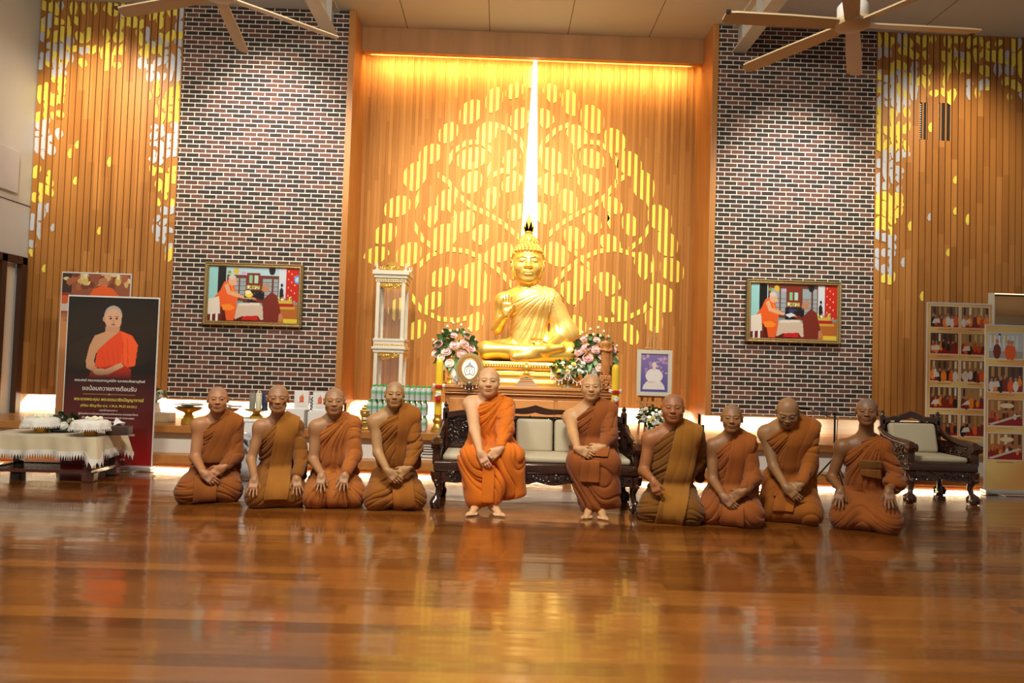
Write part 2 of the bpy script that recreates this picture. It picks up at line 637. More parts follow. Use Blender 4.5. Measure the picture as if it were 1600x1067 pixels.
# polished plank floor
M_FLOOR, fl_r, fl_n, fl_i = wood_mat('polished_floor', (.092, .028, .004), (.165, .053, .008), (.28, .098, .016), .118, 1.9, 'Y', rough=.16, spec=.6)
bsdf(M_FLOOR).inputs['Coat Weight'].default_value = .9
bsdf(M_FLOOR).inputs['Coat Roughness'].default_value = .09
bsdf(M_FLOOR).inputs['Coat IOR'].default_value = 1.55
fw = noise(M_FLOOR, coords(M_FLOOR, (.7, 5.5, 1)), 1.0, 2)
fa = nd(M_FLOOR, 'ShaderNodeMath', operation='MULTIPLY_ADD')
lk(M_FLOOR, fl_r, fa.inputs[0])
fa.inputs[1].default_value = .10
lk(M_FLOOR, fw, fa.inputs[2])
fb = nd(M_FLOOR, 'ShaderNodeBump')
fb.inputs['Strength'].default_value = .30
fb.inputs['Distance'].default_value = .012
lk(M_FLOOR, fw, fb.inputs['Height'])
lk(M_FLOOR, fb.outputs[0], bsdf(M_FLOOR).inputs['Normal'])
lk(M_FLOOR, fb.outputs[0], bsdf(M_FLOOR).inputs['Coat Normal'])
rr = ramp(M_FLOOR, [(.3, (.13, .13, .13)), (.75, (.28, .28, .28))], noise(M_FLOOR, coords(M_FLOOR, (1.5, 9, 1)), 1, 3))
lk(M_FLOOR, rr.outputs[0], bsdf(M_FLOOR).inputs['Roughness'])
mb = MB()
mb.add([(XL, -1.5, 0), (9.2, -1.5, 0), (9.2, 7.6, 0), (XL, 7.6, 0)], [(0, 1, 2, 3)])
mb.b2(XL, 9.2, -1.5, 7.6, -.12, -.001)
struct(mb.build('floor', M_FLOOR))
M_SEAM = mat('floor_seam', (.05, .018, .006), .4)

# raised platform along the back wall: low plinth with a light gap, white riser, wooden deck
DZ = .43
DY = 7.45
mb = MB()
mb.b2(XL, 9.2, DY, 9.45, .352, DZ)
M_DECK, *_ = wood_mat('deck_boards', (.38, .15, .036), (.47, .20, .05), (.55, .25, .07), .12, 1.5, 'Y', rough=.3)
struct(mb.build('floor_platform', M_DECK, bevel=.006))
mb = MB()
mb.b2(XL, 9.2, 7.52, 7.60, 0, .352)
struct(mb.build('trim_1', M_WHITE))
mb = MB()
mb.b2(XL, 9.2, 7.33, 7.52, .05, .134)
struct(mb.build('trim_2', M_TRIM, bevel=.004))

def slat_wall(name, x0, x1, z0, z1, w=.083, y=YB, gap=.010, hole=None):
    mb = MB()
    mb.b2(x0, x1, y + .022, y + .30, z0, z1, 1)
    n = int(round((x1 - x0) / w))
    w = (x1 - x0) / n
    for i in range(n):
        a, b = x0 + i * w + gap / 2, x0 + (i + 1) * w - gap / 2
        zz = [(z0, z1)]
        if hole:
            for hx0, hx1, hz0, hz1 in hole:
                if hx0 < (a + b) / 2 < hx1:
                    zz = [(z0, hz0), (hz1, z1)]
        for c, d in zz:
            mb.b2(a, b, y, y + .022, c, d)
    return struct(mb.build(name, [M_SLAT, M_LINE], bevel=0)), w
XB0, XB1, XJ0, XJ1 = -4.05, -2.01, 2.58, 4.60
ZB = .66
slat_l, wl = slat_wall('wall_slatted_left', XL, XB0, ZB - .01, ZC, .082)
vent_holes = [(at(1436, 190, Y=YB).x, at(1452, 190, Y=YB).x, at(1443, 218, Y=YB).z, at(1443, 160, Y=YB).z),
              (at(1464, 190, Y=YB).x, at(1491, 190, Y=YB).x, at(1477, 220, Y=YB).z, at(1477, 161, Y=YB).z)]
slat_r, wr = slat_wall('wall_slatted_right', XJ1, 6.05, ZB - .01, ZC, .082, hole=vent_holes)
slat_f, wf = slat_wall('wall_slatted_far_right', 6.05, 9.2, 2.27, ZC, .082)
mb = MB()
mb.b2(XB0, XB1, YB, YB + .3, ZB, ZC)
struct(mb.build('wall_brick_left', M_BRICK))
mb = MB()
mb.b2(XJ0 + .02, XJ1, YB, YB + .3, ZB, ZC)
struct(mb.build('wall_brick_right', M_BRICK))
# thin timber edge below the brick
mb = MB()
mb.b2(XB0, XB1, YB - .012, YB + .3, ZB - .022, ZB)
mb.b2(XJ0, XJ1, YB - .012, YB + .3, ZB - .022, ZB)
struct(mb.build('trim_3', M_TRIM))
# niche: jambs, header, slatted back
NY = 9.2
mb = MB()
mb.b2(XB1, XB1 + .075, YB - .03, NY + .1, ZB - .02, ZC)
struct(mb.build('trim_4', M_TRIM, bevel=.004))
mb = MB()
mb.b2(XJ0 - .055, XJ0 + .02, YB - .03, NY + .1, ZB - .02, ZC)
struct(mb.build('trim_5', M_TRIM, bevel=.004))
NX0, NX1 = XB1 + .075, XJ0 - .055
mb = MB()
mb.b2(NX0, NX1, 8.88, 8.93, 5.20, ZC)
mb.b2(NX0, NX1, 8.93, 9.0, 5.20, 5.23)
struct(mb.build('trim_6', M_HEAD, bevel=.003))
mb = MB()
mb.b2(NX0, NX1, NY, NY + .1, ZB, ZC, 1)
pn = .0855
nn = int((NX1 - NX0) / pn)
pn = (NX1 - NX0) / nn
for i in range(nn):
    mb.b2(NX0 + i * pn, NX0 + i * pn + pn * .5, NY - .014, NY, ZB, ZC)
niche = struct(mb.build('wall_niche', [M_NICHE, M_NICHE]))
# recess under the walls
mb = MB()
mb.b2(XL, XB1 + .04, 8.85, 8.95, DZ, 1.0)
mb.b2(XJ0, 6.05, 8.85, 8.95, DZ, 1.0)
mb.b2(XB1 - .02, XJ0 + .02, 9.42, 9.5, DZ, 1.0)
mb.b2(XB1 - .0, XB1 + .04, 8.8, 9.45, DZ, ZB - .02)
mb.b2(XJ0 - .0, XJ0 + .04, 8.8, 9.45, DZ, ZB - .02)
struct(mb.build('wall_recess', M_WHITE))
mb = MB()
mb.b2(XJ0, 6.05, 8.80, 8.85, DZ, DZ + .07)
struct(mb.build('baseboard_back', M_WHITE))
# corridor seen through the opening at the right
mb = MB()
mb.b2(6.05, 6.13, YB, 11.5, DZ, 2.27)
mb.b2(6.05, 9.2, 11.5, 11.6, DZ, 2.4)
mb.b2(9.2, 9.3, YB, 11.6, DZ, 2.4)
struct(mb.build('wall_corridor', M_CREAM))
mb = MB()
mb.b2(6.05, 9.2, YB + .31, 11.6, 2.27, 2.35)
struct(mb.build('ceiling_corridor', M_CREAM))
mb = MB()
mb.b2(6.05, 9.2, 9.45, 11.6, .35, DZ)
struct(mb.build('floor_corridor', M_DECK))
d = MB()
d.b2(6.45, 9.1, 11.40, 11.49, DZ, 2.02)
mb = MB()
mb.b2(6.06, 9.2, 8.515, 8.535, 2.262, 2.272)
struct(mb.build('trim_8', mat('led_edge', (1, 1, 1), .5, emit=(1, .62, .30), estr=3.0)))
dd = struct(d.build('door_2', mat('dark_doorway', (.02, .018, .016), .5)))
f_ = MB()
f_.b2(6.37, 6.45, 11.38, 11.49, DZ, 2.10)
f_.b2(6.37, 9.1, 11.38, 11.49, 2.02, 2.10)
f_.build('door_frame', M_DARKWOOD, dd)
# side wall on the left with its glazed door
zt = 2.27
mb = MB()
mb.b2(XL - .12, XL, -1.5, 7.2, 0, ZC)
mb.b2(XL - .12, XL, 7.2, 8.42, zt, ZC)
mb.b2(XL - .12, XL, 8.42, 8.86, 0, ZC)
struct(mb.build('wall_left', M_GREY))
mb = MB()
mb.b2(XL - .004, XL + .004, -1.5, YB, 2.93, 2.942)
struct(mb.build('trim_7', M_LINE))
d1 = MB()
for a, b in ((8.36, 8.44), (8.02, 8.10), (7.2, 7.28)):
    d1.b2(XL - .02, XL + .05, a, b, DZ if a > 8.3 else .0, zt + .02)
d1.b2(XL - .02, XL + .05, 7.2, 8.44, zt - .06, zt + .03)
do = struct(d1.build('door_1', M_DARKWOOD))
g = MB()
g.b2(XL - .06, XL - .05, 7.2, 8.03, .05, zt - .06)
g.build('door_glass', mat('green_glass', (.10, .22, .19), .08, spec=.8), do)
g = MB()
g.b2(XL - .07, XL - .04, 8.10, 8.36, .05, zt - .06)
g.build('side_panel', M_CREAM, do)
# wall control box high on the left wall
sbx = MB().rbox((XL + .02, 8.05, 3.28), (.04, .35, .50), .008)
sw = sbx.build('wall_panel', mat('grey_plastic', (.62, .64, .66), .5))
tag(sw, 'pale grey box high on the left side wall, cut by the picture edge', 'wall box')

# ceiling with joints and the two roof beams
mb = MB()
mb.b2(XL - .1, 9.3, -1.5, 9.3, ZC, ZC + .1)
struct(mb.build('ceiling', M_CEIL))
mb = MB()
for x in (-1.35, -.28, .74, 1.8, -2.45, -3.6, 2.9, 4.0, 5.1):
    mb.b2(x - .004, x + .004, 2.0, 8.9, ZC - .002, ZC + .002)
for y in (7.5, 5.1, 2.7):
    mb.b2(XL, 9.2, y - .004, y + .004, ZC - .002, ZC + .002)
struct(mb.build('ceiling_joints', M_LINE))
M_STEEL = mat('white_steel', (.62, .60, .54), .45)
for x in (-2.23, 2.86):
    mb = MB()
    mb.b2(x - .015, x + .015, 2.0, YB, 5.2, ZC)
    mb.b2(x - .085, x + .085, 2.0, YB, 5.18, 5.205)
    mb.b2(x - .085, x + .085, 2.0, YB, 5.49, ZC)
    for k in range(14):
        mb.b2(x - .08, x + .08, 2.3 + k * .45, 2.31 + k * .45, 5.2, 5.5)
    struct(mb.build('ceiling_beam', M_STEEL))

# ------------------------------------------------------------------ leaf inlays
M_YEL = mat('yellow_inlay', (.97, .84, .14), .6, spec=.2)
M_SIL = mat('pale_inlay', (.60, .67, .78), .35)
LJ = random.Random(5)
def leaf_cols(cx, cz, hw, hh, tilt, strips, out, y, kind=0, n=3):
    """pieces of a bodhi-leaf silhouette cut into the vertical strips"""
    for a, b in strips:
        a2, b2 = max(a, cx - hw), min(b, cx + hw)
        if b2 - a2 < .004:
            continue
        top, bot = [], []
        for i in range(n + 1):
            x = a2 + (b2 - a2) * i / n
            u = (x - cx) / hw
            q = math.sqrt(max(0, 1 - u * u))
            t = cz + hh * (.25 + .75 * q) * (1 if kind == 0 else .9) + tilt * u * hh
            bo = cz - hh * (q ** .7) * (1 if kind != 2 else .7) + tilt * u * hh
            if kind == 1:
                bo = cz - hh * max(0, 1 - abs(u) ** 1.5) + tilt * u * hh
                t = cz + hh * q + tilt * u * hh
            top.append((x, t))
            bot.append((x, bo))
        poly = bot + top[::-1]
        yo = y - LJ.random() * .004
        out.add([(x, yo, z) for x, z in poly], [tuple(range(len(poly)))])
def branch_cols(pts, th, strips, out, y):
    y = y - .0045
    for (xa, za), (xb, zb) in zip(pts[:-1], pts[1:]):
        if abs(xb - xa) < 1e-4:
            xb = xa + 1e-3
        if xa > xb:
            xa, za, xb, zb = xb, zb, xa, za
        sl = (zb - za) / (xb - xa)
        h = th * .5 * math.sqrt(1 + min(sl * sl, 30))
        for a, b in strips:
            a2, b2 = max(a, xa), min(b, xb)
            if b2 - a2 < .002:
                continue
            p = [(a2, za + sl * (a2 - xa)), (b2, za + sl * (b2 - xa))]
            out.add([(p[0][0], y, p[0][1] - h), (p[1][0], y, p[1][1] - h), (p[1][0], y, p[1][1] + h), (p[0][0], y, p[0][1] + h)], [(0, 1, 2, 3)])
def solid(o, t=.003):
    md = o.modifiers.new('thickness', 'SOLIDIFY')
    md.thickness = t
    return o
gaps = [(NX0 + i * pn + pn * .5 + .001, NX0 + (i + 1) * pn - .001) for i in range(nn)]
L = [(577,128,25,35),(520,178,28,32),(453,205,27,40),(645,185,28,32),(707,215,27,40),(375,250,35,48),(537,268,28,35),(622,268,30,32),(780,270,37,45),(300,318,30,40),(428,315,32,35),(730,328,35,38),(855,340,33,38),
 (240,390,35,40),(378,400,45,35),(510,405,28,35),(645,405,35,38),(778,405,38,38),(905,418,37,40),(190,462,42,48),(378,480,32,35),(508,488,28,33),(637,490,28,33),(770,490,38,35),(950,490,35,48),
 (130,565,40,42),(293,538,30,33),(443,535,27,38),(700,543,28,38),(848,560,30,33),(1005,600,38,42),(245,595,25,35),(355,610,30,35),(525,583,25,33),(615,583,25,33),(780,620,30,35),(905,622,25,35),
 (90,655,35,40),(285,660,40,40),(410,655,32,33),(720,665,32,35),(840,685,32,33),(1028,685,35,40),(60,725,40,30),(168,720,38,38),(475,718,38,38),(660,720,38,38),(950,760,30,45),(1045,772,38,38),
 (280,800,38,38),(375,790,38,40),(830,820,42,38),(745,800,35,40),(250,878,30,35),(400,850,30,40),(710,850,40,38),(1010,865,45,45),(195,975,28,38),(390,945,25,30),(870,900,35,38),(730,955,28,30),(905,990,28,40),(985,940,28,38),(130,905,30,38)]
tree = MB()
yy = NY - .003
def zc(x, y):
    p = at(x / 2.134 + 560, y / 2.134 + 60, Y=NY)
    return p.x, p.z
for i, (x, y, a, b) in enumerate(L):
    cx, cz = zc(x, y)
    k = 2.134 * 117.4
    leaf_cols(cx, cz, a * 1.08 / k, b * 1.05 / k, .25 if x < 579 else -.25, gaps, tree, yy, (0, 2, 0, 1)[i % 4])
BR = [[(565, 400), (540, 345), (500, 305), (450, 285)], [(300, 470), (295, 420), (320, 375), (360, 348), (410, 345), (445, 375), (445, 420), (425, 455)],
      [(535, 662), (480, 615), (430, 585), (380, 562), (335, 525), (300, 480), (265, 455)], [(510, 822), (470, 775), (420, 735), (360, 710), (300, 702), (240, 722), (200, 760)],
      [(260, 705), (215, 670), (185, 620), (182, 570), (205, 520)], [(180, 760), (172, 810), (178, 860), (210, 905), (270, 935), (330, 940), (370, 930)],
      [(560, 480), (520, 450), (480, 440), (450, 455)], [(470, 690), (430, 720), (390, 760)], [(300, 560), (330, 600), (310, 640)], [(430, 880), (440, 830), (420, 790)]]
for b in BR:
    for mir in (0, 1):
        pts = [zc(1160 - x if mir else x, y) for x, y in b]
        branch_cols(pts, .062, gaps, tree, yy)
to = tree.build('leaf_inlay', M_YEL, niche)
solid(to)
# the glowing wedge that is the trunk of the tree
p0, p1 = at(836.5, 90, Y=NY - .035), at(829, 372, Y=NY - .035)
tr = MB()
tr.add([(p1.x - .125, NY - .034, p1.z), (p1.x + .09, NY - .034, p1.z), (p0.x + .022, NY - .034, p0.z), (p0.x - .022, NY - .034, p0.z),
        (p1.x - .125, NY - .03, p1.z), (p1.x + .09, NY - .03, p1.z), (p0.x + .022, NY - .03, p0.z), (p0.x - .022, NY - .03, p0.z)],
       [(0, 1, 2, 3), (7, 6, 5, 4), (0, 4, 5, 1), (1, 5, 6, 2), (2, 6, 7, 3), (3, 7, 4, 0)])
tr.build('light_slot', mat('light_slot', (1, 1, 1), .5, emit=(1, .93, .78), estr=2.6), niche)
# side panels
rnd = random.Random(11)
def side_inlay(parent, x0, x1, w, strong, name):
    strips = [(x0 + i * w + .016, x0 + (i + 1) * w - .016) for i in range(int((x1 - x0) / w))]
    Y_, S_ = MB(), MB()
    def put(px, py, big, col=None):
        if not (x0 + .02 < px < x1 - .02):
            return
        hw, hh = rnd.uniform(.035, .080) * big, rnd.uniform(.05, .11) * big
        out = Y_ if (col == 'y' or (col is None and rnd.random() < .62)) else S_
        st = [q for q in strips if abs((q[0] + q[1]) / 2 - px) < hw + w]
        leaf_cols(px, min(py, ZC - hh - .01), hw, hh, rnd.uniform(-.5, .5), st, out, YB - .002, rnd.choice((0, 1, 2)))
    n = int((x1 - x0) / .075)
    for i in range(n):
        px = x0 + (i + .5) * (x1 - x0) / n
        for j in range(5):
            if rnd.random() < .80 - .10 * j:
                put(px + rnd.uniform(-.03, .03), ZC - .09 - j * .17 + rnd.uniform(-.03, .03), .95, 'y' if (int(px * 2.2 + j * .5) % 2) else None)
    for e, depth in strong:
        for k in range(26):
            z = ZC - .5 - k * .105
            wd = depth * (1 - .55 * k / 26)
            for j in range(max(1, int(wd / .085))):
                if rnd.random() < .72:
                    put((x0 + .05 + j * .085) if e == 'l' else (x1 - .05 - j * .085), z + rnd.uniform(-.03, .03), .82, 'y' if (k // 5) % 2 else 's')
    for k in range(12):
        px, pz = rnd.uniform(x0 + .2, x1 - .2), rnd.uniform(1.0 if x0 < 6 else 2.5, 4.4)
        i = int((px - x0) / w)
        leaf_cols(strips[i][0] + w / 2, pz, w * .42, .06, .2, [strips[i]], rnd.choice((Y_, Y_, S_)), YB - .002, rnd.choice((0, 2)))
    solid(Y_.build('yellow_leaf_inlay', M_YEL, parent))
    solid(S_.build('pale_leaf_inlay', M_SIL, parent))
side_inlay(slat_l, XL, XB0, wl, [('l', .45), ('r', .50)], 'l')
side_inlay(slat_r, XJ1, 6.05, wr, [('l', .55)], 'r')
side_inlay(slat_f, 6.05, 9.2, wf, [], 'f')

# ------------------------------------------------------------------ people
def nrm(v):
    v = np.array(v, float)
    return v / (np.linalg.norm(v) + 1e-12)
def hand_prims(w, d, n, s, sc=1.0, curl=.35, spread=.12, thumb=.6, fr=1.0):
    """w wrist, d pointing along the fingers, n back of the hand, s thumb side"""
    w, d = np.array(w, float), nrm(d)
    n = nrm(np.array(n, float) - d * np.dot(n, d))
    s = np.array(s, float)
    s = nrm(s - d * np.dot(s, d) - n * np.dot(s, n))
    M = np.stack([s, d, n], 1)
    P = []
    P.append(rc(w - d * .02 * sc, w + d * .02 * sc, .026 * sc, .028 * sc, .012))
    P.append(bx(w + d * .05 * sc, (.039 * sc, .045 * sc, .0145 * sc), .013 * sc, .018, M=M))
    P.append(rc(w + d * .02 * sc + s * .018 * sc - n * .006 * sc, w + d * .05 * sc + s * .03 * sc - n * .006 * sc, .017 * sc, .014 * sc, .012))
    L = (.070, .079, .073, .057)
    for i in range(4):
        off = (.029 - .0195 * i) * sc
        root = w + d * (.086 - .004 * abs(i - 1)) * sc + s * off
        a = spread * (1.4 - i)
        dd = nrm(d + s * a)
        p = root
        cu = curl * (.8 + .12 * i)
        for j, q in enumerate((.45, .31, .24)):
            ang = cu * (j + .6)
            di = nrm(dd * math.cos(ang) - n * math.sin(ang))
            p2 = p + di * L[i] * q * sc
            P.append(rc(p, p2, (.0092 - .0007 * j) * sc * fr, (.0086 - .0008 * j) * sc * fr, .003 if j else .006))
            p = p2
    tr = w + d * .03 * sc + s * .03 * sc - n * .004 * sc
    t1 = tr + nrm(d * .8 + s * thumb - n * .25) * .036 * sc
    t2 = t1 + nrm(d * .95 + s * thumb * .45 - n * .3) * .030 * sc
    P.append(rc(tr, t1, .0125 * sc, .0105 * sc, .008))
    P.append(rc(t1, t2, .0102 * sc, .0085 * sc, .003))
    return P

def head_local(fat=0.0, jaw=1.0, ear=1.0, gaunt=0.0, nose=1.0):
    """head about its middle, face towards -y, 0.226 m tall"""
    H = []
    H.append(el((0, .018, .028), (.077 + .003 * fat, .093, .084), .02))
    H.append(el((0, -.028, -.022), (.067 + .006 * fat, .060, .076), .03))
    H.append(el((0, -.026, -.066), ((.053 + .011 * fat) * jaw, .052, .040), .03))
    H.append(rc((-.042 * jaw, .002, -.060), (-.014, -.062, -.094), .025 + .008 * fat, .019, .03))
    H.append(rc((.042 * jaw, .002, -.060), (.014, -.062, -.094), .025 + .008 * fat, .019, .03))
    H.append(el((0, -.071, -.098), (.020, .013, .013), .02))
    for s in (-1, 1):
        H.append(el((s * .044, -.060, -.030), (.024, .020, .024), .025))                  # cheek
        H.append(rc((s * .012, -.0805, .025), (s * .048, -.064, .023), .0065, .005, .016))  # brow
        H.append(el((s * .032, -.098, .006), (.018, .012, .0095), .014, 's'))            # socket
        H.append(el((s * .032, -.0735, .0035), (.0165, .0145, .0115), .006))             # eyeball and lids
        H.append(rc((s * .019, -.0875, .0085), (s * .045, -.076, .0085), .0024, .0018, .003))
        H.append(el((s * .0140, -.0955, -.0300), (.0088, .010, .0075), .006))            # nostril wing
        H.append(el((s * .0815, .012, -.006), (.0075, .019, .031 * ear), .008, 'u', rotm(0.0, s * .12, s * .45)))
        H.append(el((s * .0865, .006, -.004), (.004, .009, .016), .006, 's', rotm(0, 0, s * .45)))
        if gaunt:
            H.append(el((s * .054, -.066, -.052), (.012, .014, .022), .03 * gaunt + .004, 's'))
    H.append(rc((0, -.080, .010), (0, -.0975, -.023), .0065, .0100, .014))
    H.append(el((0, -.1010, -.0275), (.0125 * nose, .0105, .0085), .008))
    H.append(el((0, -.078, -.060), (.028, .017, .020), .015))
    H.append(el((0, -.0935, -.0565), (.0235, .0090, .0058), .005))
    H.append(el((0, -.0915, -.0680), (.0200, .0090, .0066), .005))
    H.append(rc((-.023, -.0955, -.0622), (.023, -.0955, -.0622), .0014, .0014, .003, op='s'))
    return H
def add_head(fl, C, M, s, prims, k=.03, pad=.16):
    sl = fl.sl(np.array(C) - pad * s, np.array(C) + pad * s, 0)
    X, Y, Z = fl.xyz(sl)
    px, py, pz = (X - C[0]) / s, (Y - C[1]) / s, (Z - C[2]) / s
    lx = (M[0][0] * px + M[1][0] * py + M[2][0] * pz) / 1.05
    ly = M[0][1] * px + M[1][1] * py + M[2][1] * pz
    lz = M[0][2] * px + M[1][2] * py + M[2][2] * pz
    D = np.full(lx.shape, .2)
    for p in prims:
        q = p.fn(lx, ly, lz)
        D = smin(D, q, p.k) if p.op == 'u' else -smin(-D, q, p.k)
    fl.F[sl] = smin(fl.F[sl], (D * s).astype(np.float32), k)
def head_color(V, C, M, s, skin, col, hair=.35, stubble=(.16, .13, .11)):
    """real colours of lids, brows, lips and shaved scalp, in the head's own frame"""
    L = ((V - np.array(C)) / s) @ np.array(M)
    x, y, z = L[:, 0] / 1.05, L[:, 1], L[:, 2]
    near = (np.abs(x) < .1) & (np.abs(y) < .13) & (z > -.125) & (z < .13)
    def blend(mask, c, a):
        a = np.clip(mask, 0, 1)[:, None] * a
        col[:] = col * (1 - a) + np.array(c) * a
    # shaved scalp
    hl = z - (.046 + .35 * np.maximum(-(y + .055), 0) - .55 * np.maximum(y + .03, 0))
    blend(np.where(near, np.clip(hl / .012, 0, 1), 0) * (np.abs(x) < .0795), stubble, hair)
    front = near & (y < -.045)
    ax = np.abs(x)
    blend(np.where(front & (np.abs(z - (.0255 + .002 * np.sin(ax * 60))) < .0036) & (ax > .015) & (ax < .048), 1, 0), (.05, .028, .016), .50)
    e = np.where(front, 1 - (((ax - .0320) / .0145) ** 2 + ((z - .0025) / .0040) ** 2), -1)
    blend((e > 0) * 1.0, (.16, .11, .08), .85)  # eye whites toned down, shade of the eyes put into the colour
    blend((e > 0) * (np.abs(ax - .0320) < .0066), (.012, .008, .006), 1)
    lid = np.where(front & (np.abs(z - (.0070 - 8 * (ax - .0320) ** 2)) < .0026) & (np.abs(ax - .0320) < .0170), 1, 0)
    blend(lid, (.02, .011, .008), .9)
    lip = np.where(front & (np.abs(z + .0622) < .0112 - 9 * x ** 2) & (ax < .025), 1, 0)
    blend(lip, (skin[0] * .80, skin[1] * .48, skin[2] * .46), .6)
    blend(np.where(front & (np.abs(z + .0622) < .0015) & (ax < .023), 1, 0), (.06, .02, .015), .75)  # painted shade along the crease between the lips
    return col

SKIN = vcol_mat('skin', rough=.48, spec=.45, sss=.06)
ROBE = vcol_mat('robe_cloth', rough=.85, spec=.2, sheen=.15, bumps=.12, bscale=380)
def wob(X, Y, Z, sd):
    return (np.sin(9 * X + 7 * Z + sd) + np.sin(13 * Z - 8 * Y + 2.1 * sd) + np.sin(17 * X + 5 * Y + 3.7 * sd)) / 3.0
def crease(t, p=2.2):
    return (1 - np.abs(np.sin(t))) ** p
GRP = None
def monk(label, Y0, pose, px, robe, sash, skin, hands, head=(0, 0, 0), hs=.95, fat=0.0, ear=1.0, gaunt=0, jaw=1.0, hair=.35, sd=1, lap=None, band=None, sleeve=1.0, kw=None, elbow=None, extra=None, neckline=None):
    """px: shR, shL (shoulder outlines), top, chin, kneeL, kneeR, ground x ... all as photo pixels turned into metres at the monk's own distance"""
    g = at((px['kL'] + px['kR']) / 2, px['floor'], Z=0)
    X0 = g.x
    org = Vector((X0 * Y0 / g.y, Y0, 0))
    turn = -math.atan2(org.x, org.y) + px.get('turn', 0)
    hx_, hy_ = Vector((math.cos(turn), math.sin(turn), 0)), Vector((-math.sin(turn), math.cos(turn), 0))
    def loc(p, dy=0.0):
        d = ray(p[0], p[1])
        t = (dy + org.dot(hy_)) / d.dot(hy_)
        q = d * t + Vector((0, 0, EYE)) - org
        return np.array([q.dot(hx_), q.dot(hy_), q.z])
    top, chin = loc(px['top'], -.02), loc(px['chin'], -.05)
    hc = (top + chin) / 2
    hc[1] = px.get('hy', -.02)
    s = hs * abs(px['top'][1] - px['chin'][1]) / FPX * (Y0) / .218
    if 'hscale' in px:
        s = px['hscale']
    oR, oL = loc(px['shR']), loc(px['shL'])          # outline points
    shR = oR + V3(.052, .02, -.045)
    shL = oL + V3(-.065, .02, -.045)
    nx = (hc[0] + (oR[0] + oL[0]) / 2) / 2
    nz = max(oR[2], oL[2]) + .035
    neck = V3(nx, px.get('ny', .03), nz - .01)
    hw = (oL[0] - oR[0]) / 2
    seat = pose == 'sit'
    pz = .50 if seat else px.get('pz', .19)
    py = .16 if seat else .14
    pel = V3(px.get('pelx', 0) + (nx * .5), py, pz)
    chest = V3(nx, neck[1] + .025, nz - .17)
    belly = (pel + chest) / 2 + V3(0, -.015 - .03 * fat, 0)
    # torso
    T = [rc(pel, belly, .135 + .02 * fat, .125 + .03 * fat, .05, (1, .82, 1)), rc(belly, chest, .125 + .03 * fat, hw * .62, .06, (1, .78, 1)),
         el(chest + V3(0, 0, .02), (hw - .055, .105 + .012 * fat, .15), .06)]
    up = [rc(neck + V3(-.03, .015, -.045), shR, .052, .054, .05), rc(neck + V3(.03, .015, -.045), shL, .052, .054, .05)]
    up += [rc(neck + V3(-.01, .03, -.0), shR + V3(.03, .01, .022), .045, .03, .05), rc(neck + V3(.01, .03, -.0), shL + V3(-.03, .01, .022), .045, .03, .05)]
    up += [rc(neck + V3(-.012, -.035, -.055), shR + V3(.02, -.03, .015), .012, .012, .02)]
    nk = [rc(neck + V3(0, .01, -.06), (hc + V3(0, .035, -.06 * s)), .060 + .006 * fat, .053 + .006 * fat, .035)]
    hb = rotm(*head)
    # legs
    if seat:
        kR, kL = loc(px['kneeR'], px.get('kdy', -.30)), loc(px['kneeL'], px.get('kdy', -.30))
        aR, aL = loc(px['footR'], px.get('fdyR', -.30)), loc(px['footL'], px.get('fdyL', -.30))
        aR[2], aL[2] = .085, .085
        hipR, hipL = pel + V3(-.09, -.02, -.02), pel + V3(.09, -.02, -.02)
        legs = [rc(hipR, kR, .085, .06, .04), rc(kR, aR, .058, .038, .03), rc(hipL, kL, .085, .06, .04), rc(kL, aL, .058, .038, .03)]
        for a, sgn, fd in ((aR, -1, px.get('fdirR', (-.1, -1))), (aL, 1, px.get('fdirL', (.35, -1)))):
            d = nrm(V3(fd[0], fd[1], 0))
            sd_ = V3(-d[1], d[0], 0) * sgn * -1
            legs.append(rc(a + V3(0, .01, -.045) - d * .02, a + V3(0, 0, -.03), .030, .036, .02))
            legs.append(rc(a + V3(0, 0, -.03), a + d * .12 + V3(0, 0, -.062), .034, .021, .02, (1.15, 1.15, .9)))
            for j in range(5):
                o = (j - 1.7) * .0155 * sgn
                r0 = a + d * (.125 - .006 * j) + V3(-d[1], d[0], 0) * o * -1 + V3(0, 0, -.068)
                legs.append(rc(r0, r0 + d * (.045 - .005 * j) + V3(0, 0, -.004), .0105 if j else .0135, .0085 if j else .012, .004))
    else:
        kh = (px['kR'] - px['kL']) / 2 / FPX * (Y0 - .2)
        kx = kh - .105
        kz = .095
        ky = -.17
        kR, kL = V3(-kx, ky, kz), V3(kx, ky, kz)
        hipR, hipL = pel + V3(-.085, -.02, -.02), pel + V3(.085, -.02, -.02)
        legs = [rc(hipR, kR, .085, .062, .04), rc(hipL, kL, .085, .062, .04), rc(kR, V3(-.10, .22, .06), .052, .04, .03), rc(kL, V3(.10, .22, .06), .052, .04, .03)]
    # robe pieces
    if seat:
        mid = (kR + kL) / 2
        hemR, hemL = loc(px['hemR'], px.get('kdy', -.3)), loc(px['hemL'], px.get('kdy', -.3))
        skirt = [rc(hipR, kR, .125, .088, .05), rc(hipL, kL, .125, .088, .05), rc(kR, hemR, .090, .072, .05), rc(kL, hemL, .090, .080, .05), rc(kR, aR + V3(0, 0, .03), .085, .060, .07), rc(kL, aL + V3(0, 0, .03), .085, .062, .07), rc((kR + kL) / 2 + V3(0, .02, -.03), (aR + aL) / 2 + V3(0, .03, .03), .07, .06, .08),
                 rc(pel + V3(0, -.03, 0), mid + V3(0, .03, -.01), .13, .09, .05, (1.15, 1, .8)), rc(mid + V3(0, .05, -.02), (hemR + hemL) / 2 + V3(0, .05, .03), .075, .06, .08, (1.6, 1, 1))]
        skirt += px.get('skirt', [])
    else:
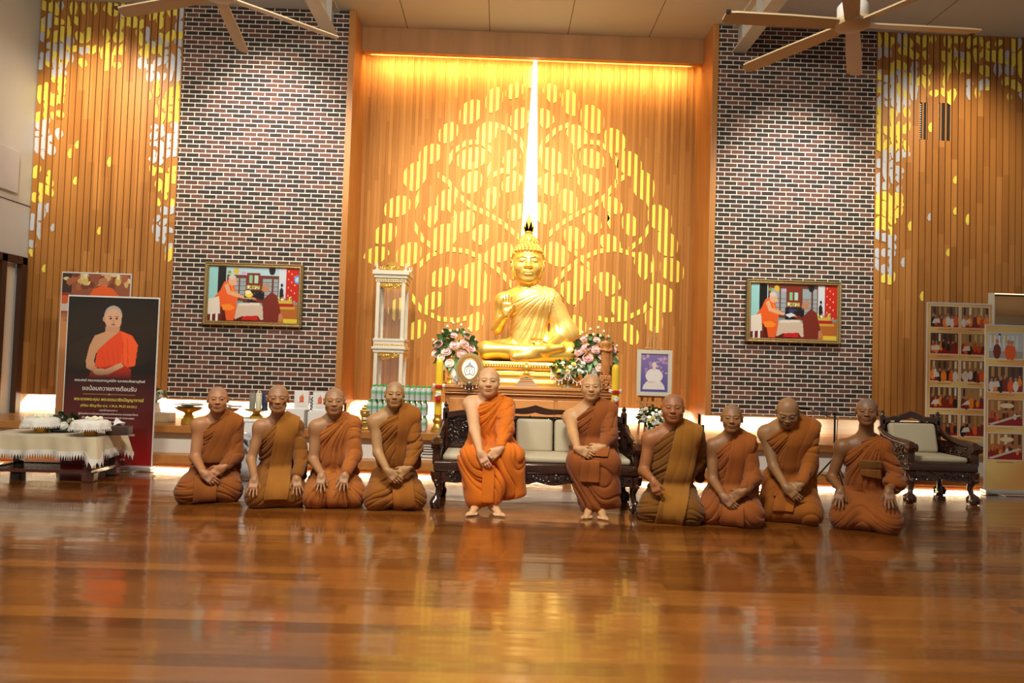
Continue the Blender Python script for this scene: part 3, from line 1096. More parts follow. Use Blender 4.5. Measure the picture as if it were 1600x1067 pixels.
        skirt = [rc(hipR + V3(0, 0, .01), kR, .115, .098, .05), rc(hipL + V3(0, 0, .01), kL, .115, .098, .05),
                 rc(kR + V3(-.008, .0, -.01), V3(-kx * .9, .2, .09), .098, .09, .05), rc(kL + V3(.008, .0, -.01), V3(kx * .9, .2, .09), .098, .09, .05),
                 el((0, -.03, .13), (kx * .9, .15, .115), .06), el((0, .22, .13), (.17, .10, .13), .05),
                 el((0, -.14, .07), (kx * .8, .11, .075), .04)]
    # hands first find the lap, then sit on it
    S_ = T + skirt
    W = {}
    for sd_, key in ((-1, 'R'), (1, 'L')):
        h = hands[key]
        p = loc(h['p'], h.get('dy', -.22))
        cen = p + nrm(h['d']) * .06
        for _ in range(60):
            if min(evalp(S_, p, .012), evalp(S_, cen, .012)) > h.get('gap', .012):
                break
            st = V3(0, -.008, .001)
            p, cen = p + st, cen + st
        W[key] = p
    Lu, Lf = px.get('arm', (.262, .232))
    eR = ik(shR, W['R'], Lu, Lf, (-.45, .9, -.2) if not elbow else elbow[0])
    eL = ik(shL, W['L'], Lu, Lf, (.45, .9, -.2) if not elbow else elbow[1])
    f = 1 + .16 * fat
    armR = [el(shR, (.058 * f, .056 * f, .062), .04), rc(shR, eR, .050 * f, .040 * f, .04), rc(eR, W['R'], .040 * f, .026, .02)]
    armL = [rc(shL, eL, .050 * f, .040 * f, .04), rc(eL, W['L'], .040 * f, .026, .02)]
    hsz = .93
    HR = hand_prims(W['R'], hands['R']['d'], hands['R']['n'], hands['R']['s'], hsz, hands['R'].get('curl', .35), hands['R'].get('spread', .1))
    HL = hand_prims(W['L'], hands['L']['d'], hands['L']['n'], hands['L']['s'], hsz, hands['L'].get('curl', .35), hands['L'].get('spread', .1))
    # grids
    lo = V3(min(oR[0], -.30) - .06, -.62 if seat else -.46, -.005)
    hi = V3(max(oL[0], .30) + .08, .34, top[2] + .03)
    hx = (hc[0] - .095, hc[0] + .095)
    zs = axis_grid(lo[2], hi[2], .0052, (hc[2] - .125, hc[2] + .13), .0034)
    bf = Field(axis_grid(lo[0], hi[0], .0052, hx, .0036), axis_grid(lo[1], hi[1], .0056, (hc[1] - .12, hc[1] + .0), .0042), zs)
    bf.add(T, -.012).add(up + nk + legs + armR + armL).add(HR + HL)
    add_head(bf, hc, hb, s, head_local(fat, jaw, ear, gaunt))
    root = thing('person', label, 'person', org, turn, GRP)
    sk = np.array(skin)
    def cf(V):
        col = np.tile(sk, (len(V), 1))
        col *= (1 + .05 * np.sin(V[:, 2:3] * 40 + V[:, 0:1] * 31))
        for w_, hd in ((W['R'], hands['R']), (W['L'], hands['L'])):
            q = nrm(hd['d'])
            t = (V - w_) @ q
            far = (t > .13 * hsz) & (np.linalg.norm(V - w_ - q * .13, axis=1) < .06)
            col[far] = col[far] * .6 + np.array((.75, .42, .32)) * .4 * (sk[0] / .5)
        return head_color(V, hc, hb, s, sk, col, hair)
    fields_to('body', bf, SKIN, root, cf)
    # ---------------- robe
    rx = axis_grid(lo[0] - .03, hi[0] + .04, .0058)
    ry = axis_grid(lo[1], hi[1] + .02, .0062)
    rz = axis_grid(-.012, nz + .09, .0058)
    tf = Field(rx, ry, rz)
    tf.add(T + [up[1], up[3]], .013)
    X, Y, Z = tf.xyz()
    A = neck + V3(.048, 0, .03)
    B = oR + V3(.055, 0, -.105)
    if neckline:
        B = B + V3(*neckline)
    e = nrm(V3(A[0] - B[0], 0, A[2] - B[2]))
    n = V3(-e[2], 0, e[0])
    plane = (n[0] * (X - A[0]) + n[2] * (Z - A[2])).astype(np.float32) + .012 * np.sin(6 * Y)
    tors = np.maximum(tf.F, plane)
    # hollow under the bare arm keeps the armpit open
    lower = Field(rx, ry, rz)
    lower.add(skirt, .008)
    base = smin(tors, lower.F, .04)                    # smooth body of cloth, before the arm
    lf = Field(rx, ry, rz)
    se = eL + (W['L'] - eL) * (.86 if sleeve >= 1 else sleeve)
    lf.add([rc(shL + V3(-.01, 0, .0), eL, .066 * f, .066 * f, .03), rc(eL, se, .062 * f, .047 if sleeve >= 1 else .085, .03)])
    if extra != 'short':
        lf.add([rc(eL + V3(.0, .05, -.01), eL + V3(.015, .08, -.15), .055, .045, .05, (1, .6, 1))])
    P0 = shL + V3(-.03, 0, .09)
    w = wob(X, Y, Z, sd)
    dx, dz = X - P0[0], Z - P0[2]
    phi = np.arctan2(dx, -dz)
    r = np.sqrt(dx * dx + dz * dz)
    zt = max(pz + .10, .30) if not seat else .62
    up_w = 1 / (1 + np.exp(-(Z - zt) * 40))
    A1 = np.clip(r / .22, .25, 1) * (.55 + .45 * np.sin(3.1 * phi + sd + 4 * w))
    f1 = (.022 * A1 * crease(9.5 * phi + 1.3 * w + sd, 3) + .011 * crease(21 * phi + 2.4 * w + 2 * sd, 3)) * up_w
    ax_ = np.abs(X - .02 * np.sin(sd))
    if seat:
        t2 = 13 * X + 4.5 * Z + 2.4 * w + 3 * Y
        f2 = (.022 * crease(t2 + sd, 3) + .012 * crease(2.3 * t2 + 5 * Z + sd, 3)) * (1 - up_w) * np.clip((.62 - Z) / .1 + .3, .3, 1)
    else:
        t2 = 20 * Z + 13 * ax_ + 2.2 * w + 5 * Y
        f2 = (px.get('sf', .016) * crease(t2 + sd, 3) * (.5 + .5 * np.sin(7 * X + 2 * sd + 3 * w)) + .6 * px.get('sf', .016) * crease(1.9 * t2 - 9 * X + 2 * sd, 3)) * (1 - up_w)
    la = (X - shL[0]) * .5 - (Z - shL[2]) - .5 * (Y - shL[1])
    f3 = (.4 + .6 * np.sin(5 * la + 3 * w + sd) ** 2) * (.016 * crease(15 * la + 9 * (X - shL[0]) + 4.2 * w + sd, 2.6) + .008 * crease(33 * la - 14 * X + 3 * w + sd, 2.4))
    R = smin(base + (f1 + f2).astype(np.float32), lf.F + f3.astype(np.float32), .012)
    R = np.maximum(R, -(Z + .0005) + 0 * X)
    # keep cloth off the hands and the bare arm
    af = Field(rx, ry, rz)
    af.add([rc(shR + V3(0, 0, 0), eR, .050 * f, .040 * f, .02), rc(eR, W['R'], .040 * f, .026, .02)], .002)
    R = np.maximum(R, -af.F)
    if seat and 'hem' in px:
        h = px['hem']
        R = np.maximum(R, (h[0] + h[1] * (X - h[2]) - Z))
    rf = Field(rx, ry, rz)
    rf.F = R.astype(np.float32)
    rcol = np.array(robe)
    fields_to('robe', rf, ROBE, root, lambda V: np.tile(rcol, (len(V), 1)) * (1 + .06 * np.sin(V[:, 2:3] * 23 + V[:, 0:1] * 17 + sd)))
    scol = np.array(sash)
    def plate(name, poly_c, hw_, z0, z1, grow, front, fld, bot_slope=0.0):
        """a flat folded length of cloth lying on the robe: centre line from poly_c[0] (top) to poly_c[1]"""
        a, b = np.array(poly_c[0]), np.array(poly_c[1])
        d = (b - a) / np.linalg.norm(b - a)
        q = V3(-d[1], d[0])
        u = np.abs((X - a[0]) * q[0] + (Z - a[1]) * q[1]) - hw_
        v = ((X - a[0]) * q[0] + (Z - a[1]) * q[1])
        D = np.maximum(fld - grow + (.0035 * crease(34 * v + sd + .8 * w)).astype(np.float32), u.astype(np.float32))
        D = np.maximum(D, (z0 + bot_slope * (X - b[0]) - Z).astype(np.float32))
        D = np.maximum(D, (Z - z1).astype(np.float32))
        D = np.maximum(D, (Y - front).astype(np.float32))
        g_ = Field(rx, ry, rz)
        g_.F = (D + 0 * X).astype(np.float32)
        fields_to(name, g_, ROBE, root, lambda V: np.tile(scol, (len(V), 1)) * (1 + .05 * np.sin(V[:, 2:3] * 31 + sd)))
    if band:
        a = loc(band[0])
        b = loc(band[1])
        plate('shoulder_sash', ((a[0], a[2]), (b[0], b[2])), band[2], b[2], nz + .1, .016, band[3] if len(band) > 3 else .10, base, band[4] if len(band) > 4 else 0)
    if lap:
        a, b = loc(lap[0], -.25), loc(lap[1], -.3)
        bz = max(b[2], .006)
        plate('lap_cloth', ((a[0], a[2]), (b[0], bz)), lap[2], bz, a[2], .017, 0.0 if not seat else -.1, lower.F, lap[3] if len(lap) > 3 else 0)
    for nm, ca, cb, hwid, fr_, which, cc, slope in px.get('plates', []):
        a, b = loc(ca, -.2), loc(cb, -.2)
        scol = np.array(cc)
        plate(nm, ((a[0], a[2]), (b[0], b[2])), hwid, max(b[2], .005), a[2], .026, fr_, lower.F if which == 'low' else base, slope)
    if px.get('glasses'):
        g = MB()
        for s_ in (-1, 1):
            g.tube([(s_ * .033 + .024 * math.cos(a), -.098 - .006 * math.cos(a) * s_ * 0, .001 + .017 * math.sin(a)) for a in [2 * PI * i / 24 for i in range(24)]], .0011, 6, closed=True)
            g.tube([(s_ * .057, -.096, .004), (s_ * .078, -.06, .006), (s_ * .084, .01, .002)], .0011, 6)
        g.tube([(-.010, -.099, .005), (0, -.103, .007), (.010, -.099, .005)], .0016, 6)
        Mx = Matrix([list(r) for r in hb])
        g.v = [tuple(Mx @ (Vector(v_) * s) + Vector(hc)) for v_ in g.v]
        g.build('spectacles', mat('silver_wire', (.22, .20, .18), .45, metal=.5), root, True)
    return root, dict(hc=hc, s=s, M=hb, rx=rx, ry=ry, rz=rz, base=base, W=W, lower=lower)

SK_A, SK_B, SK_C = srgb(176, 118, 78), srgb(150, 96, 62), srgb(196, 144, 104)
THIGH_R = dict(d=(-.12, -.62, -.75), n=(0, -.75, .65), s=(1, 0, 0), curl=.12, spread=.16)
THIGH_L = dict(d=(.12, -.62, -.75), n=(0, -.75, .65), s=(-1, 0, 0), curl=.12, spread=.16)
CLASP_R = dict(d=(.72, -.22, -.62), n=(-.3, -.9, .3), s=(.5, -.1, .75), curl=.42, spread=.04)
CLASP_L = dict(d=(-.80, -.1, -.52), n=(.3, -.85, .4), s=(-.5, -.1, .75), curl=.42, spread=.04)
def hnd(base, p, **kw):
    q = dict(base)
    q['p'] = p
    q.update(kw)
    return q
monk('monk in dark brown robe kneeling leftmost in the row, hands crossed low, face forward', 5.87, 'kneel',
     dict(shR=(301.6, 657), shL=(382.6, 655), top=(341, 605), chin=(339.5, 643), kL=279, kR=372.5, floor=790),
     srgb(132, 72, 22), srgb(138, 77, 24), srgb(170, 116, 75),
     dict(R=hnd(CLASP_R, (318, 739), dy=-.24), L=hnd(CLASP_L, (349, 730), dy=-.22)), hs=1.0, fat=.35, sd=1.3,
     band=((365, 650), (330, 722), .085), lap=((322, 745), (319, 786), .085))
monk('thin elderly monk in olive-brown robe kneeling beside the silver draped stand, palms on thighs', 5.77, 'kneel',
     dict(shR=(397, 660), shL=(477, 659), top=(435.5, 601), chin=(433, 644.5), kL=387, kR=475, floor=796),
     srgb(128, 77, 19), srgb(148, 93, 28), srgb(160, 112, 72),
     dict(R=hnd(THIGH_R, (398, 748), dy=-.2), L=hnd(THIGH_L, (463, 746), dy=-.2)), fat=-.35, gaunt=1, sd=2.1, ear=1.15,
     band=((452, 652), (431, 771), .088))
monk('monk in light orange-brown robe kneeling, fingers spread on his thighs, no sash', 5.83, 'kneel',
     dict(shR=(485, 660), shL=(567, 655), top=(523, 606), chin=(522, 647.5), kL=475, kR=569, floor=798),
     srgb(163, 93, 35), srgb(163, 93, 35), srgb(163, 117, 77),
     dict(R=hnd(THIGH_R, (503, 742), dy=-.22, spread=.22), L=hnd(THIGH_L, (539, 741), dy=-.24, spread=.24, d=(-.15, -.6, -.7))), fat=.2, sd=3.3,
     lap=((523, 757), (527, 795), .075))
monk('monk in brown robe kneeling nearest the left end of the carved bench, fingers interlaced', 5.82, 'kneel',
     dict(shR=(576, 651), shL=(660, 644), top=(616, 596), chin=(617, 636), kL=570, kR=663, floor=801),
     srgb(140, 83, 22), srgb(148, 87, 24), srgb(172, 129, 82),
     dict(R=hnd(CLASP_R, (606, 736), dy=-.24), L=hnd(CLASP_L, (637, 732), dy=-.22)), fat=.0, sd=4.4,
     band=((640, 642), (633, 728), .088), lap=((628, 748), (633, 797), .085, .35))
monk('stout monk in bright orange robe seated on the carved bench, hands folded between his knees', 6.0, 'sit',
     dict(shR=(727, 623), shL=(806, 627), top=(763.5, 573.5), chin=(763.5, 618), kL=716, kR=818, floor=806, hy=-.03, ny=.0, kdy=-.36, fdyR=-.42, fdyL=-.42, pelx=.0,
          kneeR=(737, 716), kneeL=(800, 714), footR=(744, 790), footL=(771, 790), fdirR=(-.25, -1), fdirL=(.40, -1), hem=(.07, .28, .02), arm=(.275, .24), hemR=(744, 792), hemL=(806, 768)),
     srgb(210, 110, 22), srgb(210, 110, 22), srgb(215, 167, 122),
     dict(R=hnd(CLASP_R, (751, 707), dy=-.30, d=(.45, -.25, -.8)), L=hnd(CLASP_L, (781, 702), dy=-.28, d=(-.7, -.2, -.6))), fat=.9, sd=5.2, hair=.12,
     lap=((764, 722), (762, 778), .048))
monk('monk in russet robe seated on the right half of the carved bench, hands folded', 5.97, 'sit',
     dict(shR=(882, 644), shL=(965, 636), top=(923.5, 584), chin=(925, 625), kL=884, kR=977, floor=811, hy=-.03, ny=.0, kdy=-.36, fdyR=-.40, fdyL=-.40,
          kneeR=(906, 724), kneeL=(948, 724), footR=(921, 792), footL=(939, 794), fdirR=(-.15, -1), fdirL=(.15, -1), hem=(.045, .16, 0), hemR=(922, 792), hemL=(954, 785)),
     srgb(140, 75, 28), srgb(146, 79, 29), srgb(200, 152, 104),
     dict(R=hnd(CLASP_R, (904, 702), dy=-.26, d=(.9, -.2, -.35)), L=hnd(CLASP_L, (940, 699), dy=-.25, d=(-.9, -.2, -.3))), fat=.6, sd=6.1, hair=.15,
     band=((948, 636), (930, 702), .10), lap=((923, 714), (922, 748), .075))
monk('heavy monk kneeling right of the bench, wide ochre sash falling to the floor', 5.6, 'kneel',
     dict(shR=(1006, 678), shL=(1102, 672), top=(1052, 615), chin=(1051, 660), kL=998, kR=1096, floor=822),
     srgb(113, 70, 17), srgb(144, 93, 26), srgb(158, 99, 56),
     dict(R=hnd(CLASP_R, (1021, 752), dy=-.24, d=(.3, -.35, -.8), curl=.8), L=hnd(CLASP_L, (1070, 748), dy=.0, gap=-9)), fat=.9, sd=7.7,
     band=((1078, 668), (1043, 817), .103, .06, -.1))
monk('small monk in rust-orange robe kneeling between two larger monks, hands clasped in his lap', 5.57, 'kneel',
     dict(shR=(1102, 690), shL=(1185, 687), top=(1144, 632), chin=(1143, 675), kL=1090, kR=1189, floor=826),
     srgb(140, 75, 26), srgb(150, 81, 29), srgb(146, 101, 62),
     dict(R=hnd(CLASP_R, (1131, 776), dy=-.24), L=hnd(CLASP_L, (1161, 768), dy=-.23)), fat=-.1, sd=8.3, jaw=.9, ear=1.15,
     band=((1164, 683), (1146, 770), .088), lap=((1143, 790), (1144, 824), .088))
monk('monk in thin-rimmed glasses kneeling upright with head bowed, orange-brown robe', 5.72, 'kneel',
     dict(shR=(1186, 668), shL=(1283, 663), top=(1229, 618), chin=(1233, 668), kL=1187, kR=1280, floor=824, ny=-.02, hy=-.13, pz=.33, hscale=1.0, glasses=True, arm=(.29, .25)),
     srgb(146, 83, 22), srgb(151, 85, 24), srgb(150, 110, 70),
     dict(R=hnd(CLASP_R, (1229, 762), dy=-.26), L=hnd(CLASP_L, (1250, 758), dy=-.24)), fat=.1, sd=9.1, head=(.52, 0, 0), hair=.1,
     band=((1262, 658), (1232, 770), .11), lap=((1228, 776), (1223, 800), .075))
monk('young monk kneeling rightmost near the single armchair, short loose sleeve and olive waist roll', 5.5, 'kneel',
     dict(sf=.008, shR=(1305, 690), shL=(1397, 692), top=(1355, 622), chin=(1354, 664), kL=1302, kR=1402, floor=835,
          plates=[('waist_roll', (1360, 722), (1361, 736), .080, .0, 'base', srgb(112, 70, 26), .1), ('waist_fold', (1360, 736), (1362, 750), .072, .0, 'base', srgb(136, 86, 30), -.15)]),
     srgb(137, 73, 22), srgb(114, 75, 22), srgb(127, 85, 50),
     dict(R=hnd(THIGH_R, (1313, 766), dy=-.2), L=hnd(THIGH_L, (1388, 766), dy=-.2)), fat=-.1, sd=10.4, hair=.75,
     sleeve=.35, extra='short')

# ------------------------------------------------------------------ carved bench and armchair
M_ROSE = noisy(mat('rosewood', rough=.16, spec=.6, coat=.5), (.030, .010, .006), (.060, .020, .010), 4, (1, 1, 4))
M_CARVE = mat('carved_rosewood', (.030, .012, .007), .18, spec=.7, coat=.5)
M_CUSH = noisy(mat('beige_cushion', rough=.8), (.50, .44, .30), (.56, .49, .34), 3, bumps=.1)
def carving(x0, x1, z0, z1, y, seed, out, dens=1.0, depth=.016, y_axis=False):
    """dense relief of leaves, curls and berries over a panel"""
    r = random.Random(seed)
    n = int((x1 - x0) * (z1 - z0) * 1500 * dens)
    for i in range(n):
        a, b = r.uniform(x0, x1), r.uniform(z0, z1)
        s = r.uniform(.010, .020)
        P = (lambda u, v, w: (w, u, v)) if y_axis else (lambda u, v, w: (u, w, v))
        if i % 3 == 0:
            out.sphere(P(a, b, y), s, 7, 5, s=(1, .7, 1) if not y_axis else (.7, 1, 1))
        else:
            t0 = r.uniform(0, 6.28)
            ln = r.uniform(2.2, 4.6)
            pts = [P(a + s * (1 - .12 * k) * math.cos(t0 + ln * k / 6), b + s * (1 - .12 * k) * math.sin(t0 + ln * k / 6), y - depth * .3 * math.sin(k / 6 * 3.1)) for k in range(7)]
            out.tube(pts, [.003 + .0035 * math.sin(.4 + k / 6 * 2.6) for k in range(7)], 5)
def cabriole(x, y, zt, sx, sy, name_root):
    mb = MB()
    prof = [(.0, .030, 0), (.02, .040, .012), (.05, .046, .018), (.075, .034, .010), (.10, .024, 0), (.15, .026, -.010), (.20, .036, -.004), (.25, .048, .012), (zt, .052, .012)]
    pts = [(x + sx * o, y + sy * o, z) for z, r_, o in prof]
    mb.tube(pts, [r_ for z, r_, o in prof], 12)
    for k in range(4):
        a = k * PI / 2 + PI / 4
        mb.tube([(x + .012 * sx + .030 * math.cos(a), y + .012 * sy + .030 * math.sin(a), .085), (x + .012 * sx + .050 * math.cos(a), y + .012 * sy + .050 * math.sin(a), .05), (x + .012 * sx + .046 * math.cos(a), y + .012 * sy + .046 * math.sin(a), .006)], [.009, .013, .008], 6)
    mb.sphere((x + sx * .012, y + sy * .012 - .045, .225), .022, 8, 6)
    return mb.build('leg', M_ROSE, name_root, smooth=True)
def carved_seat(name, label, cat, X, Y, W, D, peak, seed, cushions, backh=.79):
    """W between outer faces, origin at the floor under its middle; front at -D/2"""
    root = thing(name, label, cat, (X, Y, 0))
    yf, yb = -D / 2, D / 2
    hw = W / 2
    for sx, xx in ((-1, -hw + .05), (1, hw - .05)):
        for sy, yv in ((-1, yf + .05), (1, yb - .05)):
            cabriole(xx, yv, .30, sx, sy, root)
    # seat frame
    f = MB()
    f.rbox((0, 0, .345), (W - .02, D, .085), .018)
    f.rbox((0, 0, .30), (W - .06, D - .04, .03), .008)
    f.build('seat_frame', M_ROSE, root, True)
    # carved apron with a scalloped lower edge
    a = MB()
    n = 24
    top = [(-hw + .06 + (W - .12) * i / n, .30) for i in range(n + 1)]
    bot = [(x, .235 - .022 * abs(math.sin(i / n * PI * max(2, round(W / .3)))) - .02 * (abs(x) > hw - .12)) for i, (x, z) in enumerate(top)]
    a.prism(bot + top[::-1], yf + .012, yf + .03)
    ap = a.build('apron', M_ROSE, root)
    a = MB()
    a.prism(bot + top[::-1], yb - .03, yb - .012)
    a.build('rear_apron', M_ROSE, root)
    c = MB()
    carving(-hw + .07, hw - .07, .235, .295, yf + .008, seed, c)
    c.build('carved_relief', M_CARVE, ap, True)
    # arms: front post, curved top rail ending in a scroll, side panel
    for s in (-1, 1):
        m = MB()
        x = s * (hw - .035)
        m.rbox((x, yf + .045, .455), (.07, .075, .20), .015)
        pts = [(x, yb - .02, .66), (x, yb - .12, .60), (x, 0, .565), (x, yf + .10, .555), (x, yf + .02, .545), (x, yf - .015, .52), (x, yf + .005, .495), (x, yf + .035, .505)]
        m.tube(pts, [.028, .03, .034, .038, .040, .036, .028, .018], 10)
        m.tube([(x - .045, yf + .015, .525), (x + .045, yf + .015, .525)], .040, 14)
        m.b2(x - .012, x + .012, yf + .07, yb - .05, .38, .56)
        arm = m.build('arm', M_ROSE, root, True)
        c = MB()
        carving(yf + .10, yb - .10, .40, .53, x + .012, seed + 5 + s, c, .8, y_axis=True)
        carving(yf + .10, yb - .10, .40, .53, x - .012, seed + 9 + s, c, .8, y_axis=True)
        c.build('carved_relief', M_CARVE, arm, True)
    # back: posts with finials, shaped crest rail, carved panel
    b = MB()
    for s in (-1, 1):
        x = s * (hw - .055)
        b.rbox((x, yb - .02, .58), (.055, .05, .42), .012)
        b.lathe([(.012, .78), (.026, .79), (.016, .81), (.024, .828), (.001, .86)], (x, yb - .02, -.012), 10)
    n = 40
    up, lo = [], []
    for i in range(n + 1):
        x = -hw + .05 + (W - .10) * i / n
        t = abs(x) / (hw - .05)
        k = max(0, 1 - abs(x) / .16)
        z = backh - .055 * t ** 3 - .02 * (abs(t - .45) < .12) * (1 - abs(t - .45) / .12) + peak * (k ** 1.6)
        up.append((x, z))
        lo.append((x, z - .055 - .012 * math.cos(x * 14)))
    b.prism(lo + up[::-1], yb - .045, yb + .012)
    b.b2(-hw + .06, hw - .06, yb - .03, yb, .40, .47)
    bk = b.build('backrest', M_ROSE, root, bevel=.006)
    c = MB()
    c.b2(-hw + .07, hw - .07, yb - .012, yb - .004, .45, backh - .07)
    carving(-hw + .08, hw - .08, .46, backh - .07, yb - .018, seed + 20, c, .85)
    c.build('carved_panel', M_CARVE, bk, True)
    for k, (nm, cx, cz, w_, h_, th, tilt) in enumerate(cushions):
        m = MB()
        if nm == 'seat_cushion':
            m.rbox((cx, -.01, .41), (w_, D - .13, .055), .022, 3)
        else:
            m.rbox((0, 0, 0), (w_, th, h_), .035, 4)
        o = m.build(nm, M_CUSH, root, True)
        if nm != 'seat_cushion':
            o.location = (cx, yb - .10, cz)
            o.rotation_euler = (math.radians(-tilt), 0, 0)
    return root
bx0, bx1 = at(677, 700, Y=5.75).x, at(1000, 700, Y=5.78).x
carved_seat('carved_bench', 'long dark carved rosewood bench with beige cushions in front of the altar', 'bench', (bx0 + bx1) / 2, 5.98, bx1 - bx0, .60, .035, 3,
            [('seat_cushion', 0, .41, (bx1 - bx0) - .16, .05, .05, 0), ('back_cushion', -.005, .565, .325, .30, .09, 12), ('back_cushion', .335, .565, .325, .30, .09, 12)], .80)
ax0, ax1 = at(1425, 760, Y=6.5).x - .05, at(1521, 760, Y=6.5).x + .05
carved_seat('carved_armchair', 'dark carved rosewood armchair with beige cushions, standing alone before the photo boards', 'armchair', (ax0 + ax1) / 2 + .02, 6.80, ax1 - ax0, .58, .045, 40,
            [('seat_cushion', 0, .41, (ax1 - ax0) - .15, .05, .05, 0), ('back_cushion', -.02, .575, .47, .30, .09, 14)], .80)

# ------------------------------------------------------------------ low table on the left with its cloth
M_TBL = noisy(mat('dark_red_wood', rough=.22, coat=.4), (.055, .012, .008), (.085, .020, .012), 4, (1, 1, 3))
tl, tr_ = at(8, 750, Z=0), at(170, 752, Z=0)
TX0, TX1, TY0, TY1 = -4.70, -3.67, 6.38, 6.86
tcx, tcy = (TX0 + TX1) / 2, (TY0 + TY1) / 2
t = thing('low_table', 'low dark red wooden table with a slatted shelf, at the far left', 'table', (tcx, tcy, 0))
hw, hd = (TX1 - TX0) / 2, (TY1 - TY0) / 2
for sx in (-1, 1):
    for sy in (-1, 1):
        m = MB()
        m.rbox((sx * (hw - .06), sy * (hd - .05), .045), (.11, .09, .09), .012)
        m.lathe([(.040, .08), (.046, .12), (.052, .2), (.048, .27), (.036, .34), (.042, .385)], (sx * (hw - .06), sy * (hd - .05), 0), 4, rot=Matrix.Rotation(PI / 4, 3, 'Z'))
        m.build('leg', M_TBL, t, bevel=.006)
m = MB()
m.rbox((0, 0, .395), (2 * hw, 2 * hd, .028), .008)
m.build('tabletop', M_TBL, t, True)
m = MB()
m.b2(-hw + .03, hw - .03, -hd + .01, -hd + .06, .078, .108)
m.b2(-hw + .03, hw - .03, hd - .06, hd - .01, .078, .108)
for i in range(17):
    x = -hw + .10 + i * (2 * hw - .2) / 16
    m.b2(x - .014, x + .014, -hd + .05, hd - .05, .085, .10)
m.b2(-hw + .02, -hw + .07, -hd, hd, .078, .108)
m.b2(hw - .07, hw - .02, -hd, hd, .078, .108)
m.build('slatted_shelf', M_TBL, t)
M_SATIN = noisy(mat('cream_satin', rough=.42, sheen=.3), (.60, .52, .34), (.68, .60, .41), 5, bumps=.08)
M_LACE = mat('white_lace', (.74, .72, .66), .8)
def drape(hw, hd, z, drop, n=160, seed=0, corner=.06):
    """cloth over a rectangular top: hanging skirt with folds, returns MB for cloth and rim points"""
    r = random.Random(seed)
    per = []
    def side(a, b, nn):
        for i in range(nn):
            t_ = i / nn
            per.append((a[0] + (b[0] - a[0]) * t_, a[1] + (b[1] - a[1]) * t_))
    side((-hw, -hd), (hw, -hd), n // 3)
    side((hw, -hd), (hw, hd), n // 6)
    side((hw, hd), (-hw, hd), n // 3)
    side((-hw, hd), (-hw, -hd), n // 6)
    mb = MB()
    N = len(per)
    rows = 7
    rim = []
    vs = []
    for j in range(rows + 1):
        u = j / rows
        for i, (x, y) in enumerate(per):
            cd = min(math.hypot(abs(x) - hw, abs(y) - hd), .25)
            cf = math.exp(-(cd / .06) ** 2)
            L_ = math.hypot(x, y)
            ph = i * 2 * PI / N
            w = .010 * math.sin(ph * 11 + seed) + .008 * math.sin(ph * 23 + 2 * seed) + corner * cf
            nxn = (1 if x >= hw - 1e-6 else (-1 if x <= -hw + 1e-6 else 0))
            nyn = (1 if y >= hd - 1e-6 else (-1 if y <= -hd + 1e-6 else 0))
            dr = drop * (1 + .45 * cf + .04 * math.sin(ph * 7 + seed))
            vs.append((x + nxn * (.008 + w * u), y + nyn * (.008 + w * u), z - dr * u))
    k = len(mb.v)
    fs = []
    for j in range(rows):
        for i in range(N):
            i2 = (i + 1) % N
            fs.append((j * N + i, j * N + i2, (j + 1) * N + i2, (j + 1) * N + i))
    vs2 = vs + [(x * .5, y * .5, z + .002) for x, y in per] + [(0, 0, z + .002)]
    b0 = (rows + 1) * N
    for i in range(N):
        i2 = (i + 1) % N
        fs.append((i, i2, b0 + i2, b0 + i))
        fs.append((b0 + i, b0 + i2, b0 + N))
    mb.add(vs2, fs)
    return mb, vs[rows * N:rows * N + N], vs[(rows - 1) * N:rows * N]
def lace(rim, above, h, per_seg=1, teeth=1):
    """openwork border: band of small loops with pointed teeth along a rim"""
    mb = MB()
    N = len(rim)
    for i in range(N):
        p, q = Vector(rim[i]), Vector(rim[(i + 1) % N])
        if (p - q).length < 1e-4:
            continue
        d = (Vector(rim[i]) - Vector(above[i])).normalized()
        m_ = (p + q) / 2
        n_ = (q - p).cross(d).normalized() * .0025
        up_ = -d * h * .5
        a, b = p + up_, q + up_
        mb.add([a + n_, b + n_, q + n_, p + n_, a - n_, b - n_, q - n_, p - n_], [(0, 1, 2, 3), (7, 6, 5, 4), (0, 4, 5, 1), (3, 2, 6, 7)])
        e = (q - p) * .40
        mb.add([p + n_, q + n_, m_ + e * .3 + d * h * .6 + n_, m_ + d * h + n_, m_ - e * .3 + d * h * .6 + n_, p - n_, q - n_, m_ + e * .3 + d * h * .6 - n_, m_ + d * h - n_, m_ - e * .3 + d * h * .6 - n_], [(0, 1, 2, 3, 4), (9, 8, 7, 6, 5), (1, 6, 7, 2), (2, 7, 8, 3), (3, 8, 9, 4), (4, 9, 5, 0)])
    return mb
cl, rim, abv = drape(hw + .012, hd + .012, .412, .155, 150, 3, .05)
co = cl.build('tablecloth', M_SATIN, None, True, loc=(tcx, tcy, 0))
solid(co, .003)
tag(co, 'cream satin cloth with a pointed white lace border over the low table', 'tablecloth')
lace(rim, abv, .055).build('lace_border', M_LACE, co)

